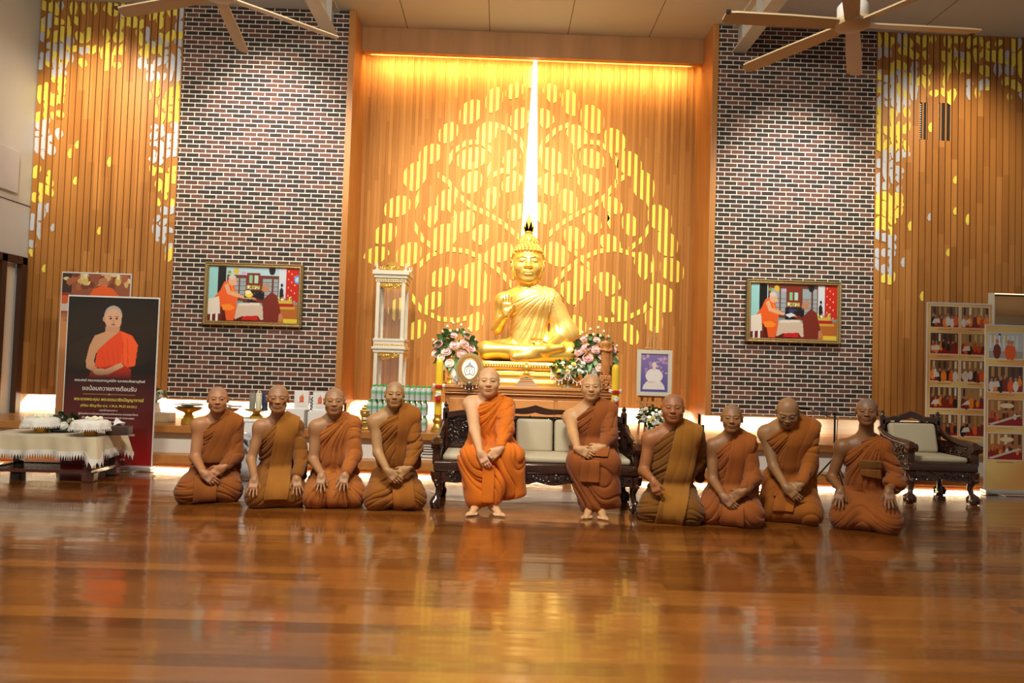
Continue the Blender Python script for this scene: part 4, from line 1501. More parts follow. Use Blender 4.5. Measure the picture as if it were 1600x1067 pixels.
M_GOLD = noisy(mat('gold_paint', rough=.3, metal=.75), (.62, .36, .055), (.78, .48, .09), 40, bumps=.25)
M_GOLDB = mat('bright_gold', (.90, .56, .12), .28, metal=.7)
def covered_tray(p, r, label, seed, zt=.12):
    root = thing('offering_tray', label, 'tray', p, 0)
    MB().lathe([(.062, 0), (.066, .008), (.060, .02), (.048, .035), (.040, .05), (.05, .06), (.075, .07), (r * .8, .085), (r * .85, .09), (.01, .092)], n=28).build('pedestal', M_GOLDB, root, True)
    N = 64
    mb = MB()
    vs, fs = [], []
    for j, (q, z) in enumerate(((.02, zt + .030), (.5, zt + .028), (.86, zt + .02), (1, zt + .004), (1.04, zt - .02), (1.08, zt - .045))):
        for i in range(N):
            a = 2 * PI * i / N
            w = 1 + (.035 * math.sin(a * 9 + seed) + .02 * math.sin(a * 17)) * max(0, j - 2) / 3
            vs.append((r * q * w * math.cos(a), r * q * w * math.sin(a), z))
    for j in range(5):
        for i in range(N):
            i2 = (i + 1) % N
            fs.append((j * N + i, j * N + i2, (j + 1) * N + i2, (j + 1) * N + i))
    fs.append(tuple(range(N)))
    mb.add(vs, fs)
    c = mb.build('cloth_cover', M_LACE, root, True)
    solid(c, .003)
    lace([vs[5 * N + i] for i in range(N)], [vs[4 * N + i] for i in range(N)], .03).build('lace_border', M_LACE, c)
    rr_ = random.Random(seed)
    g = MB()
    for k in range(3):
        a0 = rr_.uniform(0, 6)
        pts = [(r * .55 * math.cos(a0 + .35 * q) * (1 - .05 * q), r * .55 * math.sin(a0 + .35 * q), zt + .036 + .008 * math.sin(q * 2)) for q in range(9)]
        for a_, b_ in zip(pts[:-1], pts[1:]):
            for u in (0, .5):
                g.sphere(Vector(a_).lerp(Vector(b_), u), .011, 7, 5)
    for k in range(7):
        g.sphere((-r * .55 + rr_.uniform(-.012, .012), -r * .78 + rr_.uniform(-.01, .01), zt + .035 - k * .016), .010, 7, 5)
    g.build('jasmine_garland', mat('jasmine', (.86, .84, .62), .6), root, True)
    return root
q1, q2 = at(64, 674, Y=6.62), at(141, 680, Y=6.50)
covered_tray((q1.x, 6.62, .4145), .150, 'gold pedestal tray under a white lace cover, left end of the low table', 1)
covered_tray((q2.x, 6.50, .4145), .158, 'gold pedestal tray under a white lace cover, beside the tissue box', 2)
q = at(186, 676, Y=6.60)
t = thing('tissue_box', 'dark brown tissue box with a white tissue sticking out', 'tissue box', (q.x - .01, 6.62, .4145), .12)
MB().rbox((0, 0, .043), (.20, .12, .085), .008).build('box', mat('brown_leatherette', (.055, .03, .022), .5), t, True)
m = MB()
m.add([(-.05, -.01, .084), (.03, .012, .084), (.055, .0, .115), (.02, -.008, .125), (-.035, .006, .165), (-.052, .004, .12), (-.01, .02, .10), (.0, -.018, .11)],
      [(0, 7, 5), (7, 3, 5), (7, 1, 2, 3), (3, 4, 5), (0, 6, 1, 7), (6, 5, 4), (6, 4, 3), (6, 3, 2), (6, 2, 1)])
solid(m.build('tissue', mat('tissue_paper', (.85, .84, .82), .8), t), .002)

# ------------------------------------------------------------------ flowers
M_LEAF = noisy(mat('leaf_green', rough=.5), (.08, .19, .05), (.20, .34, .12), 20)
M_LEAF2 = noisy(mat('leaf_dark_green', rough=.5), (.03, .08, .025), (.08, .16, .05), 20)
M_PINK = noisy(mat('pink_petal', rough=.6), (.80, .33, .34), (.88, .62, .56), 14)
M_WPET = mat('white_petal', (.86, .84, .74), .6)
M_YPET = mat('yellow_petal', (.86, .66, .14), .6)
def rose(mb, c, r, seed, up=(0, -.6, .8)):
    rr_ = random.Random(seed)
    upv = Vector(up).normalized()
    R_ = upv.to_track_quat('Z', 'Y').to_matrix()
    c = Vector(c)
    for ring, (n, rad, tilt, hh) in enumerate(((3, .18, 1.35, .55), (5, .36, 1.05, .7), (6, .60, .70, .75), (7, .82, .35, .7))):
        for k in range(n):
            a = 2 * PI * k / n + ring * .5 + rr_.uniform(-.15, .15)
            vs = []
            w = r * (.34 + .16 * ring)
            for v in range(4):
                vv = v / 3
                for u in (-1, -.33, .33, 1):
                    ww = w * (.45 + .75 * math.sin(vv * 2.2 + .3)) * u * .55
                    h = r * hh * vv
                    out = r * rad * .35 + h * math.cos(tilt) - abs(u) * .12 * r + .10 * r * (vv ** 3)
                    z = h * math.sin(tilt) - .25 * r
                    x, y = math.cos(a) * out - math.sin(a) * ww, math.sin(a) * out + math.cos(a) * ww
                    vs.append(R_ @ Vector((x, y, z)) + c)
            mb.add(vs, [(j * 4 + i, j * 4 + i + 1, j * 4 + i + 5, j * 4 + i + 4) for j in range(3) for i in range(3)])
    mb.sphere(c, r * .32, 8, 6)
def leafv(mb, base, d, ln, w, seed=0):
    d = Vector(d).normalized()
    s = d.cross(Vector((.1, .9, .3))).normalized()
    n = s.cross(d)
    base = Vector(base)
    vs = []
    for i in range(5):
        t_ = i / 4
        ww = w * math.sin(PI * min(.98, t_ * .85 + .12)) * .5
        c = base + d * ln * t_ - Vector((0, 0, 1)) * ln * .3 * t_ * t_
        vs += [c - s * ww, c + n * w * .12, c + s * ww]
    mb.add(vs, [(i * 3 + j, i * 3 + j + 1, i * 3 + j + 4, i * 3 + j + 3) for i in range(4) for j in range(2)])
def bouquet(root, c, blooms, mats_, rx, rz, nleaf, seed, ry=.12, leaf=.09, mleaf=None, name='blossom'):
    """blooms: list of (dx, dz, r, material index)"""
    rr_ = random.Random(seed)
    lf = MB()
    for i in range(nleaf):
        a, b = rr_.uniform(0, 2 * PI), rr_.uniform(0, 1) ** .5
        p = Vector((c[0] + math.cos(a) * rx * b * .85, c[1] + rr_.uniform(-1, 1) * ry * .8, c[2] + math.sin(a) * rz * b * .85))
        leafv(lf, p, (math.cos(a) + rr_.uniform(-.6, .6), -.5 + rr_.uniform(-.5, .4), math.sin(a) + rr_.uniform(-.3, .8)), leaf * rr_.uniform(.6, 1.2), leaf * .6)
    for dx, dz, r_, mi in blooms:
        lf.tube([(c[0] + dx, c[1] - .02, c[2] + dz), (c[0] + dx * .4, c[1], c[2] + dz * .4 - rz * .3), (c[0], c[1], c[2] - rz)], .003, 5)
    lf.build('leaves', mleaf or M_LEAF, root, True)
    for k, (dx, dz, r_, mi) in enumerate(blooms):
        m = MB()
        yy_ = c[1] - ry * (.9 - .5 * abs(dx / rx)) + rr_.uniform(-.02, .02)
        if r_ > .02:
            rose(m, (c[0] + dx, yy_, c[2] + dz), r_, seed * 50 + k, (dx / rx * .5, -.8, .5 + .3 * dz / rz))
        else:
            m.sphere((c[0] + dx, yy_, c[2] + dz), r_, 8, 6, s=(1, 1, 1.25))
        m.build(name if r_ > .02 else 'bud', mats_[mi], root, True)
q = at(101, 668, Y=6.72)
t = thing('flower_bowl', 'white rose and fern leaves in a dark dish between two lace-covered trays', 'flowers', (q.x, 6.72, .4145))
MB().lathe([(.05, 0), (.11, .012), (.135, .03), (.13, .032), (.02, .015)], n=24).build('dish', mat('dark_dish', (.03, .03, .035), .3), t, True)
bouquet(t, (0, 0, .085), [(.02, -.02, .042, 0), (-.05, .02, .026, 0), (.07, .03, .024, 1)], (M_WPET, mat('pale_peach_petal', (.75, .60, .42), .6)), .13, .10, 70, 5, .07, .07, M_LEAF2)
q = at(248, 622, Y=8.2)
t = thing('flower_vase', 'small vase of cream flowers half hidden behind the red welcome banner', 'flowers', (q.x - .02, 8.2, DZ))
MB().lathe([(.03, 0), (.045, .03), (.05, .10), (.028, .16), (.036, .19)], n=20).build('vase', mat('cream_vase', (.8, .76, .66), .3), t, True)
bouquet(t, (0, 0, .27), [(-.03, .02, .035, 0), (.04, .04, .035, 0), (.02, -.03, .032, 0), (.06, -.01, .024, 0)], (M_WPET,), .09, .08, 24, 8, .05, .06)

# ------------------------------------------------------------------ altar and everything on it
AX0, AX1 = at(691, 608, Y=7.85).x, at(968, 612, Y=7.85).x
AZ = .945
acx = (AX0 + AX1) / 2
al = thing('altar_table', 'wide panelled wooden altar table carrying the golden statue', 'altar', (acx, 8.35, DZ))
w2 = (AX1 - AX0) / 2
h = AZ - DZ
m = MB()
m.b2(-w2 + .03, w2 - .03, -.46, .50, 0, h - .10)
m.build('cabinet', noisy(mat('altar_wood', rough=.35), (.46, .19, .06), (.55, .25, .085), 3, (2, 2, .6)), al)
M_ALT = noisy(mat('altar_moulding', rough=.3), (.50, .21, .065), (.58, .27, .09), 3, (.6, 2, 2))
m = MB()
m.b2(-w2, w2, -.50, .52, h - .035, h)
m.b2(-w2 + .02, w2 - .02, -.485, .50, h - .075, h - .035)
m.b2(-w2 + .01, w2 - .01, -.49, .51, h - .10, h - .085)
m.build('top', M_ALT, al, bevel=.005)
for k in range(3):
    x0 = -w2 + .08 + k * (2 * w2 - .16) / 3
    x1 = x0 + (2 * w2 - .16) / 3 - .04
    m = MB()
    m.b2(x0, x1, -.472, -.455, .05, h - .15)
    m.build('panel', M_ALT, al, bevel=.006)
# ---- golden seated statue
BX, BY = at(824, 560, Y=8.40).x, 8.40
M_GILT = mat('gilded_bronze', (1.0, .62, .13), .27, metal=.72)
st = thing('seated_statue', 'large gilded seated Buddha statue with raised right hand on the altar', 'statue', (BX, BY, AZ))
def bl(px, py, dy=0):
    p = at(px, py, Y=BY + dy)
    return V3(p.x - BX, dy, p.z - AZ)
base_z = bl(824, 566)[2]
Bt, Lg = [], []
nb = bl(824, 452)
sR, sL = bl(779, 466) + V3(.06, 0, -.03), bl(868, 468) + V3(-.06, 0, -.03)
lapz = base_z + .13
hipz = base_z + .16
ch = V3(0, .0, nb[2] - .20)
torso = [rc((0, .03, hipz), (0, .02, hipz + .22), .22, .175, .08, (1, .72, 1)), rc((0, .02, hipz + .22), ch, .175, .235, .08, (1, .66, 1)), el(ch + V3(0, -.01, .05), (.27, .16, .16), .08),
         rc(nb + V3(-.04, .01, -.03), sR, .085, .088, .06), rc(nb + V3(.04, .01, -.03), sL, .085, .088, .06)]
neck_ = [rc(nb + V3(0, 0, -.06), bl(825, 434), .098, .088, .05)]
eR, hR = bl(771, 514, .02) + V3(.045, 0, .01), bl(791, 492, -.20)
armR = [el(sR, (.09, .088, .09), .05), rc(sR, eR, .085, .066, .06), rc(eR, hR, .066, .043, .05)]
eL_ = bl(884, 520, .02)
hL = bl(858, 541, -.26)
armL = [rc(sL, eL_, .095, .09, .06), rc(eL_, hL, .085, .05, .06)]
kR_, kL_ = bl(757, 549, -.14), bl(893, 550, -.14)
legs_ = [rc((-.15, .05, hipz - .02), kR_ + V3(.02, 0, .01), .16, .115, .06), rc((.15, .05, hipz - .02), kL_ + V3(-.02, 0, .01), .16, .115, .06),
         rc(kR_ + V3(.02, -.03, .015), bl(850, 547, -.34), .095, .062, .05), rc(kL_ + V3(-.02, -.05, -.03), bl(805, 558, -.36), .095, .065, .05),
         rc(bl(850, 547, -.34), bl(878, 543, -.30), .055, .040, .03), el((0, -.05, base_z + .08), (.42, .28, .10), .06)]
HRb = hand_prims(hR + V3(0, 0, .01), (0.04, -.10, 1), (0, 1, .1), (1, 0, 0), 1.45, .10, .055)
HLb = hand_prims(hL, (-.95, -.15, .0), (0, -.5, -.85), (0, -.6, .5), 1.35, .25, .02)
gx, gy, gz = axis_grid(-.78, .78, .0095), axis_grid(-.52, .36, .0105), axis_grid(base_z - .04, bl(824, 395)[2] + .14, .0095)
hcB = (bl(824.5, 443.5) + bl(825, 380)) / 2 + V3(0, .0, 0)
hsB = abs(bl(824.5, 443.5)[2] - bl(825, 380)[2]) / .226
gz = axis_grid(base_z - .04, hcB[2] + .25, .0095, (hcB[2] - .22, hcB[2] + .2), .0062)
gx = axis_grid(-.80, .80, .0095, (-.32, .17), .0062)
bf = Field(gx, gy, gz)
bf.add(torso + neck_ + armR + armL + legs_).add(HRb + HLb)
HB = head_local(.25, .96, 1.0, 0, 1.0)
for s in (-1, 1):
    HB.append(rc((s * .078, .012, -.02), (s * .072, .0, -.088), .008, .0085, .01))
    HB.append(rc((s * .012, -.088, .020), (s * .030, -.084, .027), .0022, .0022, .003))
    HB.append(rc((s * .030, -.084, .027), (s * .052, -.068, .018), .0022, .0018, .003))
add_head(bf, hcB, np.eye(3), hsB * 1.02, HB, .05)
bf.F = np.maximum(bf.F, (base_z - .02 - bf.xyz()[2]).astype(np.float32))
fields_to('figure', bf, M_GILT, st)
# robe laid over the left shoulder with fine folds
rf = Field(gx, gy, axis_grid(base_z - .04, nb[2] + .12, .0088))
rf.add(torso + [armL[0]], .016)
rf.add([rc(sL + V3(.0, 0, .0), eL_ + V3(.015, 0, -.02), .105, .125, .10, (1, .8, 1)), rc(eL_ + V3(-.02, 0, .02), hL + V3(.03, .06, .01), .10, .06, .08), rc(eL_, (.24, .02, hipz), .12, .12, .1, (1, .8, 1))], .0)
X, Y, Z = rf.xyz()
w = wob(X * .7, Y * .7, Z * .7, 2.0)
P0 = sL + V3(-.02, 0, .12)
phi = np.arctan2(X - P0[0], -(Z - P0[2]))
R_ = rf.F + (.010 * crease(13 * phi + .9 * w, 2.5) + .005 * crease(29 * phi + w, 2)).astype(np.float32)
A_, B_ = nb + V3(.03, 0, .04), sR + V3(.03, 0, -.16)
e_ = nrm(A_ - B_)
R_ = np.maximum(R_, (-e_[2] * (X - A_[0]) + e_[0] * (Z - A_[2])).astype(np.float32) + .02 * np.sin(5 * Y))
af = Field(gx, gy, rf.z)
af.add(armR, .004)
R_ = np.maximum(R_, -af.F)
R_ = np.maximum(R_, (hipz - .02 - Z).astype(np.float32))
R_ = np.maximum(R_, (hR[2] * 0 + .0 * X))  if False else R_
rf.F = R_.astype(np.float32)
M_GILT2 = noisy(mat('gilded_robe', rough=.36, metal=.6), (1.0, .60, .14), (1.0, .70, .22), 30, bumps=.3)
fields_to('robe', rf, M_GILT2, st)
# belt of shoulder cloth
g_ = Field(gx, gy, rf.z)
q = smin(rf.F, R_, 0)
X1, X2 = sL[0] - .02, .10
u = np.abs((X - (X1 + (X2 - X1) * np.clip((sL[2] + .1 - Z) / .5, 0, 1)))) - .075
g_.F = np.maximum(np.maximum(np.maximum(R_ - .014, u), Y - .06), hipz + .12 - Z).astype(np.float32)
fields_to('shoulder_cloth', g_, M_GILT2, st)
# curls, topknot and flame
m = MB()
s_ = hsB * 1.02
def hp(x, y, z):
    return (hcB[0] + x * s_, hcB[1] + y * s_, hcB[2] + z * s_)
for j in range(11):
    el_ = -.25 + j * .165
    rr2 = math.cos(el_)
    n = max(5, int(24 * rr2))
    for k in range(n):
        a = 2 * PI * (k + .5 * (j % 2)) / n
        x, y, z = .079 * rr2 * math.cos(a), .018 + .095 * rr2 * math.sin(a), .030 + .086 * math.sin(el_)
        hairline = .052 - .30 * max(0, y + .01) * 2
        if z > hairline - .0 and el_ < 1.45:
            m.sphere(hp(x * 1.03, y * 1.03 - .003, z), .0112 * s_, 7, 5)
for j in range(7):
    zz, rr2 = .112 + j * .0085, (.050, .048, .044, .038, .031, .023, .014)[j]
    n = max(5, int(rr2 * 330))
    for k in range(n):
        a = 2 * PI * (k + .5 * (j % 2)) / n
        m.sphere(hp(rr2 * math.cos(a), .018 + rr2 * math.sin(a), zz), .0085 * s_, 7, 5)
m.lathe([(.045 * s_, 0), (.043 * s_, .03 * s_), (.025 * s_, .052 * s_), (.005 * s_, .06 * s_)], hp(0, .018, .108), 16)
m.build('hair_curls', M_GILT, st, True)
m = MB()
zt0 = .168
for k, (dx, hh, ww) in enumerate(((0, .125, .016), (-.014, .085, .011), (.014, .085, .011), (-.024, .055, .009), (.024, .055, .009))):
    for a in (0, PI / 2):
        pts = [(dx * .5 - ww, 0), (dx - ww * 1.1, hh * .35), (dx * 1.1, hh), (dx + ww * 1.1, hh * .35), (dx * .5 + ww, 0)]
        vs = [hp(px_ * math.cos(a) * (1 if a == 0 else .8), .018 + px_ * math.sin(a) + dy_, zt0 + pz_) for dy_ in (-.003, .003) for px_, pz_ in pts]
        m.add(vs, [(0, 1, 2, 3, 4), (9, 8, 7, 6, 5)] + [(i, 5 + i, 5 + (i + 1) % 5, (i + 1) % 5) for i in range(5)])
m.lathe([(.018 * s_, 0), (.024 * s_, .012 * s_), (.014 * s_, .022 * s_)], hp(0, .018, .158), 12)
m.build('flame_finial', M_GILT, st, True)
# lotus-less stepped gold base
m = MB()
bzt = base_z
prof = [(0, .98), (.035, .98), (.045, .93), (.08, .90), (.10, .93), (bzt * .45, .93), (bzt * .52, .88), (bzt * .62, .86), (bzt * .68, .93), (bzt * .78, .97), (bzt - .035, .985), (bzt - .02, .95), (bzt, .93)]
pts = []
n = 56
vs, fs = [], []
for z, k in prof:
    for i in range(n):
        a = 2 * PI * i / n
        c_, s2 = math.cos(a), math.sin(a)
        e = .38
        vs.append((.68 * k * math.copysign(abs(c_) ** e, c_), -.03 + .40 * k * math.copysign(abs(s2) ** e, s2), z))
for j in range(len(prof) - 1):
    for i in range(n):
        i2 = (i + 1) % n
        fs.append((j * n + i, j * n + i2, (j + 1) * n + i2, (j + 1) * n + i))
fs += [tuple(reversed(range(n))), tuple((len(prof) - 1) * n + i for i in range(n))]
m.add(vs, fs)
for i in range(40):
    x = -.60 + 1.2 * i / 39
    m.sphere((x, -.03 - .392, bzt - .055), .014, 6, 5)
m.build('pedestal', M_GILT, st, True)

# ---- vases with roses
M_PORC = noisy(mat('porcelain', rough=.18, coat=.4), (.80, .78, .72), (.86, .84, .78), 8)
M_BLUE = mat('blue_grey_motif', (.22, .25, .28), .4)
def rose_vase(px, py, label, seed, flip, Yv=8.02):
    q = at(px, py, Y=Yv)
    t = thing('rose_vase', label, 'flowers', (q.x, Yv, AZ))
    MB().lathe([(.055, 0), (.062, .01), (.075, .04), (.078, .12), (.074, .19), (.066, .225), (.070, .24), (.062, .24)], n=28).build('vase', M_PORC, t, True)
    mt_ = MB()
    r_ = random.Random(seed)
    for k in range(26):
        a, z = r_.uniform(-PI, 0), r_.uniform(.03, .2)
        mt_.sphere((.0765 * math.cos(a), .0765 * math.sin(a), z), r_.uniform(.004, .010), 6, 4, s=(1, .35, 1))
    mt_.build('painted_blossom', M_BLUE, t, True)
    fx = 1 if not flip else -1
    B = [(-.20, .06, .060), (-.10, -.02, .066), (-.01, .05, .058), (.10, .075, .055), (.18, .02, .055), (-.23, -.05, .052), (.20, -.10, .055), (-.06, -.16, .055), (.08, -.05, .062), (-.02, .16, .042), (.13, .17, .042), (-.16, -.10, .050)]
    bl_ = [(fx * a, b, c, k % 2 if k % 3 else 0) for k, (a, b, c) in enumerate(B)]
    bl_ += [(fx * a, b, .016, 2) for a, b in ((-.10, .26), (-.03, .30), (.06, .28), (.02, .22), (-.15, .20), (.15, .24), (.22, .12), (-.26, .10), (.10, .20), (-.06, .21))]
    bouquet(t, (0, 0, .40), bl_, (M_PINK, noisy(mat('pale_pink_petal', rough=.6), (.88, .58, .54), (.92, .78, .66), 10), mat('bud_cream', (.75, .66, .42), .6)), .26, .24, 110, seed, .12, .10)
    return t
rose_vase(711, 575, 'blossom-painted vase of pink roses left of the golden statue', 21, False)
rose_vase(927, 580, 'blossom-painted vase of pink roses right of the golden statue', 23, True)

# ---- tall yellow candles in gold holders, each with a garland
M_WAX = mat('yellow_wax', (.93, .62, .035), .38, spec=.5)
M_RED = mat('red_flower', (.55, .012, .018), .6)
def candle(px, label, gl):
    q = at(px, 640, Y=7.66)
    t = thing('altar_candle', label, 'candle', (q.x, 7.66, DZ))
    MB().lathe([(.075, 0), (.078, .012), (.068, .02), (.070, .035), (.052, .05), (.040, .085), (.050, .10), (.058, .125), (.046, .14), (.042, .17), (.05, .185), (.046, .19)], n=24).build('holder', M_GOLD, t, True)
    MB().lathe([(.042, .18), (.0425, .3), (.0425, .74), (.040, .765), (.032, .785), (.018, .797), (.003, .80)], n=24).build('wax_column', M_WAX, t, True)
    g = thing('flower_garland', gl, 'garland', (q.x, 7.66, DZ), 0)
    r_ = random.Random(int(px))
    w_, r2 = MB(), MB()
    for k in range(46):
        a = 2 * PI * k / 46
        sag = .018 * math.sin(a * 1) 
        for j in range(2):
            o = w_ if abs(math.cos(a)) > .62 else r2
            o.sphere((.058 * math.cos(a) + r_.uniform(-.005, .005), .058 * math.sin(a) + r_.uniform(-.004, .004), .50 + j * .014 - .012 * max(0, -math.sin(a))), .0115, 6, 5)
    for k in range(26):
        w_.sphere((r_.uniform(-.028, .028), -.056 - .010 * r_.random(), .44 - .05 * r_.random()), .0115, 6, 5)
    for k in range(20):
        r2.sphere((r_.uniform(-.026, .026), -.056 - .010 * r_.random(), .375 - .035 * r_.random()), .010, 6, 5)
    for x in (-.015, 0, .015):
        r2.tube([(x, -.060, .345), (x, -.062, .30)], .004, 5)
    w_.build('white_blossoms', M_WPET, g, True)
    r2.build('red_blossoms', M_RED, g, True)
candle(684.5, 'tall yellow candle in a gold holder at the left end of the altar', 'white and red flower garland hung round the left yellow candle')
candle(960.5, 'tall yellow candle in a gold holder at the right end of the altar', 'white and red flower garland hung round the right yellow candle')

# ---- slim gilded spires behind the candles
def spire(px, label):
    q = at(px, 560, Y=8.05)
    t = thing('gilded_spire', label, 'ornament', (q.x, 8.05, AZ))
    MB().lathe([(.045, 0), (.05, .015), (.03, .03), (.022, .06), (.030, .08), (.016, .11), (.012, .16), (.018, .18), (.010, .2), (.009, .28), (.013, .29), (.006, .31), (.005, .38)], n=16).build('stem', M_GOLD, t, True)
    m = MB()
    for k in range(3):
        for a in range(4):
            an = a * PI / 2 + .4
            m.tube([(.01 * math.cos(an), .01 * math.sin(an), .12 + k * .07), (.04 * math.cos(an), .04 * math.sin(an), .13 + k * .07), (.045 * math.cos(an), .045 * math.sin(an), .155 + k * .07)], .004, 5)
    m.build('branches', M_GOLD, t, True)
    MB().sphere((0, 0, .40), .018, 10, 8, s=(1, 1, 1.4)).build('bud', M_YPET, t, True)
spire(693, 'slim gilded spire with a yellow bud beside the left candle')
spire(955, 'slim gilded spire with a yellow bud beside the right candle')

# ---- standing figures
def standing_figure(px, Yf, hgt, m_, label, bh, seed, name='standing_statuette'):
    q = at(px, 600, Y=Yf)
    t = thing(name, label, 'statuette', (q.x, Yf, AZ))
    s = (hgt - bh) / 1.72
    P = [rc((0, 0, .95), (0, 0, 1.3), .14, .17, .08, (1, .7, 1)), el((0, 0, 1.36), (.20, .11, .12), .06), rc((0, 0, 1.42), (0, 0, 1.55), .06, .055, .03), el((0, -.01, 1.60), (.078, .09, .115), .03), el((0, -.09, 1.585), (.015, .02, .02), .01),
         rc((-.19, 0, 1.38), (-.24, .0, 1.08), .055, .045, .04), rc((-.24, 0, 1.08), (-.10, -.16, 1.06), .045, .035, .03), rc((.19, 0, 1.38), (.24, 0, 1.08), .06, .06, .04), rc((.24, 0, 1.08), (.10, -.16, 1.02), .05, .04, .03),
         el((0, -.18, 1.04), (.09, .06, .05), .03), rc((0, 0, .95), (0, .0, .18), .19, .21, .08, (1, .7, 1)), rc((.22, .0, 1.1), (.24, 0, .45), .05, .06, .05), el((-.06, -.07, .03), (.05, .10, .035), .02), el((.06, -.07, .03), (.05, .10, .035), .02)]
    P = [Prim((lambda f: lambda X_, Y_, Z_: f(X_ / s, Y_ / s, (Z_ - bh) / s) * s)(p.fn), p.lo * s + V3(0, 0, bh), p.hi * s + V3(0, 0, bh), p.k * s) for p in P]
    f = Field(axis_grid(-.36 * s, .36 * s, .013 * s), axis_grid(-.32 * s, .25 * s, .014 * s), axis_grid(bh - .03, bh + 1.76 * s, .013 * s))
    f.add(P)
    X_, Y_, Z_ = f.xyz()
    zz = (Z_ - bh) / s
    f.F = (f.F + s * .014 * crease(11 * (X_ / s) + 5 * zz, 2) * (zz < 1.25) * (zz > .12)).astype(np.float32)
    fields_to('figure', f, m_, t)
    MB().lathe([(.26 * s, 0), (.28 * s, bh * .15), (.22 * s, bh * .3), (.18 * s, bh * .55), (.25 * s, bh * .75), (.27 * s, bh * .9), (.22 * s, bh)], n=24).build('pedestal', m_, t, True)
    return t
standing_figure(703.5, 7.98, .37, mat('amber_gilt', (.85, .50, .08), .35, metal=.5), 'small golden standing statuette beside the left altar candle', .085, 1)
bs = standing_figure(945.5, 7.90, .62, noisy(mat('brown_resin', rough=.35), (.36, .13, .03), (.52, .22, .06), 12), 'tall brown standing monk statuette on a carved base, right of the altar', .16, 2)
m = MB()
carving(-.075, .075, .01, .14, -.075, 77, m, 4, .01)
m.build('carved_rocks', bs.children[1].data.materials[0], bs, True)

# ---- ceremonial fan on a stand
q = at(734, 577, Y=7.80)
t = thing('ceremonial_fan', 'round green and gold ceremonial fan with a white crest, on a slim stand', 'fan', (q.x, 7.80, DZ))
fz = q.z - DZ
def oval(rx, rz, y0, y1, mm, nm, par=t, cz=0):
    m = MB()
    n = 40
    P = []
    for i in range(n):
        a = 2 * PI * i / n
        sx = 1 - .18 * max(0, -math.sin(a)) ** 1.5
        P.append((rx * math.cos(a) * sx, fz + cz + rz * math.sin(a)))
    m.prism(P, y0, y1)
    return m.build(nm, mm, par, bevel=.002)
oval(.158, .185, -.010, .010, mat('olive_gold_brocade', (.34, .27, .09), .5, metal=.3), 'fan_rim')
oval(.135, .160, -.014, -.009, mat('bronze_brocade', (.36, .17, .06), .5, metal=.3), 'fan_face')
oval(.100, .122, -.017, -.013, M_GOLDB, 'gold_border')
oval(.088, .110, -.020, -.016, mat('white_silk', (.86, .84, .80), .6), 'crest_ground')
m = MB()
for s in (-1, 1):
    m.tube([(0, -.022, fz + .075), (s * .02, -.022, fz + .045), (s * .052, -.022, fz + .02), (s * .060, -.022, fz - .025), (s * .04, -.022, fz - .065)], .0028, 6)
    m.tube([(s * .012, -.022, fz + .03), (s * .030, -.022, fz + .005), (s * .034, -.022, fz - .04)], .0022, 6)
    m.tube([(s * .005, -.022, fz - .05), (s * .022, -.022, fz - .055), (s * .040, -.022, fz - .065)], .0022, 6)
m.tube([(0, -.022, fz + .09), (0, -.022, fz - .06)], .003, 6)
m.tube([(-.035, -.022, fz + .028), (0, -.022, fz + .045), (.035, -.022, fz + .028)], .0022, 6)
m.build('crest_lines', mat('grey_embroidery', (.20, .19, .18), .6), t, True)
m = MB()
m.sphere((0, -.025, fz - .165), .030, 14, 10, s=(1, .5, 1))
m.tube([(0, 0, fz - .15), (0, 0, .06)], [.010, .008], 10)
for k, z in enumerate((.30, .22, .14, .08)):
    m.sphere((0, 0, z), .014, 10, 6)
m.lathe([(.07, 0), (.075, .01), (.03, .02), (.015, .05)], n=20)
m.build('stand_pole', mat('dark_silvered_pole', (.16, .14, .12), .3, metal=.6), t, True)
m = MB()
for k in range(9):
    a = -2.6 + k * (2.05 / 8)
    x, z = .165 * math.cos(a), fz + .19 * math.sin(a)
    m.tube([(x, -.01, z), (x, -.012, z - .03)], .002, 5)
    m.sphere((x, -.012, z - .034), .008, 8, 6)
m.build('pendants', mat('pearl', (.82, .78, .68), .25), t, True)

# ---- small stepped stupa
q = at(822, 608, Y=7.92)
t = thing('small_stupa', 'small stepped reliquary with a gold spire at the middle of the altar front', 'reliquary', (q.x, 7.96, AZ))
m = MB()
for k, (hw_, z0, z1) in enumerate(((.125, 0, .022), (.115, .022, .034), (.100, .036, .054), (.086, .058, .074), (.072, .078, .094), (.060, .097, .105))):
    m.b2(-hw_, hw_, -hw_ * .7, hw_ * .7, z0, z1, k % 2)
m.build('stepped_base', [noisy(mat('grey_brown_stone', rough=.5), (.30, .20, .13), (.38, .27, .18), 9), M_ALT], t, bevel=.002)
MB().lathe([(.045, .105), (.048, .115), (.036, .125), (.040, .14), (.044, .15), (.030, .165), (.022, .175), (.028, .195), (.034, .21), (.026, .235), (.014, .25), (.016, .26), (.009, .275), (.006, .30), (.002, .335)], n=20).build('spire', M_GOLDB, t, True)

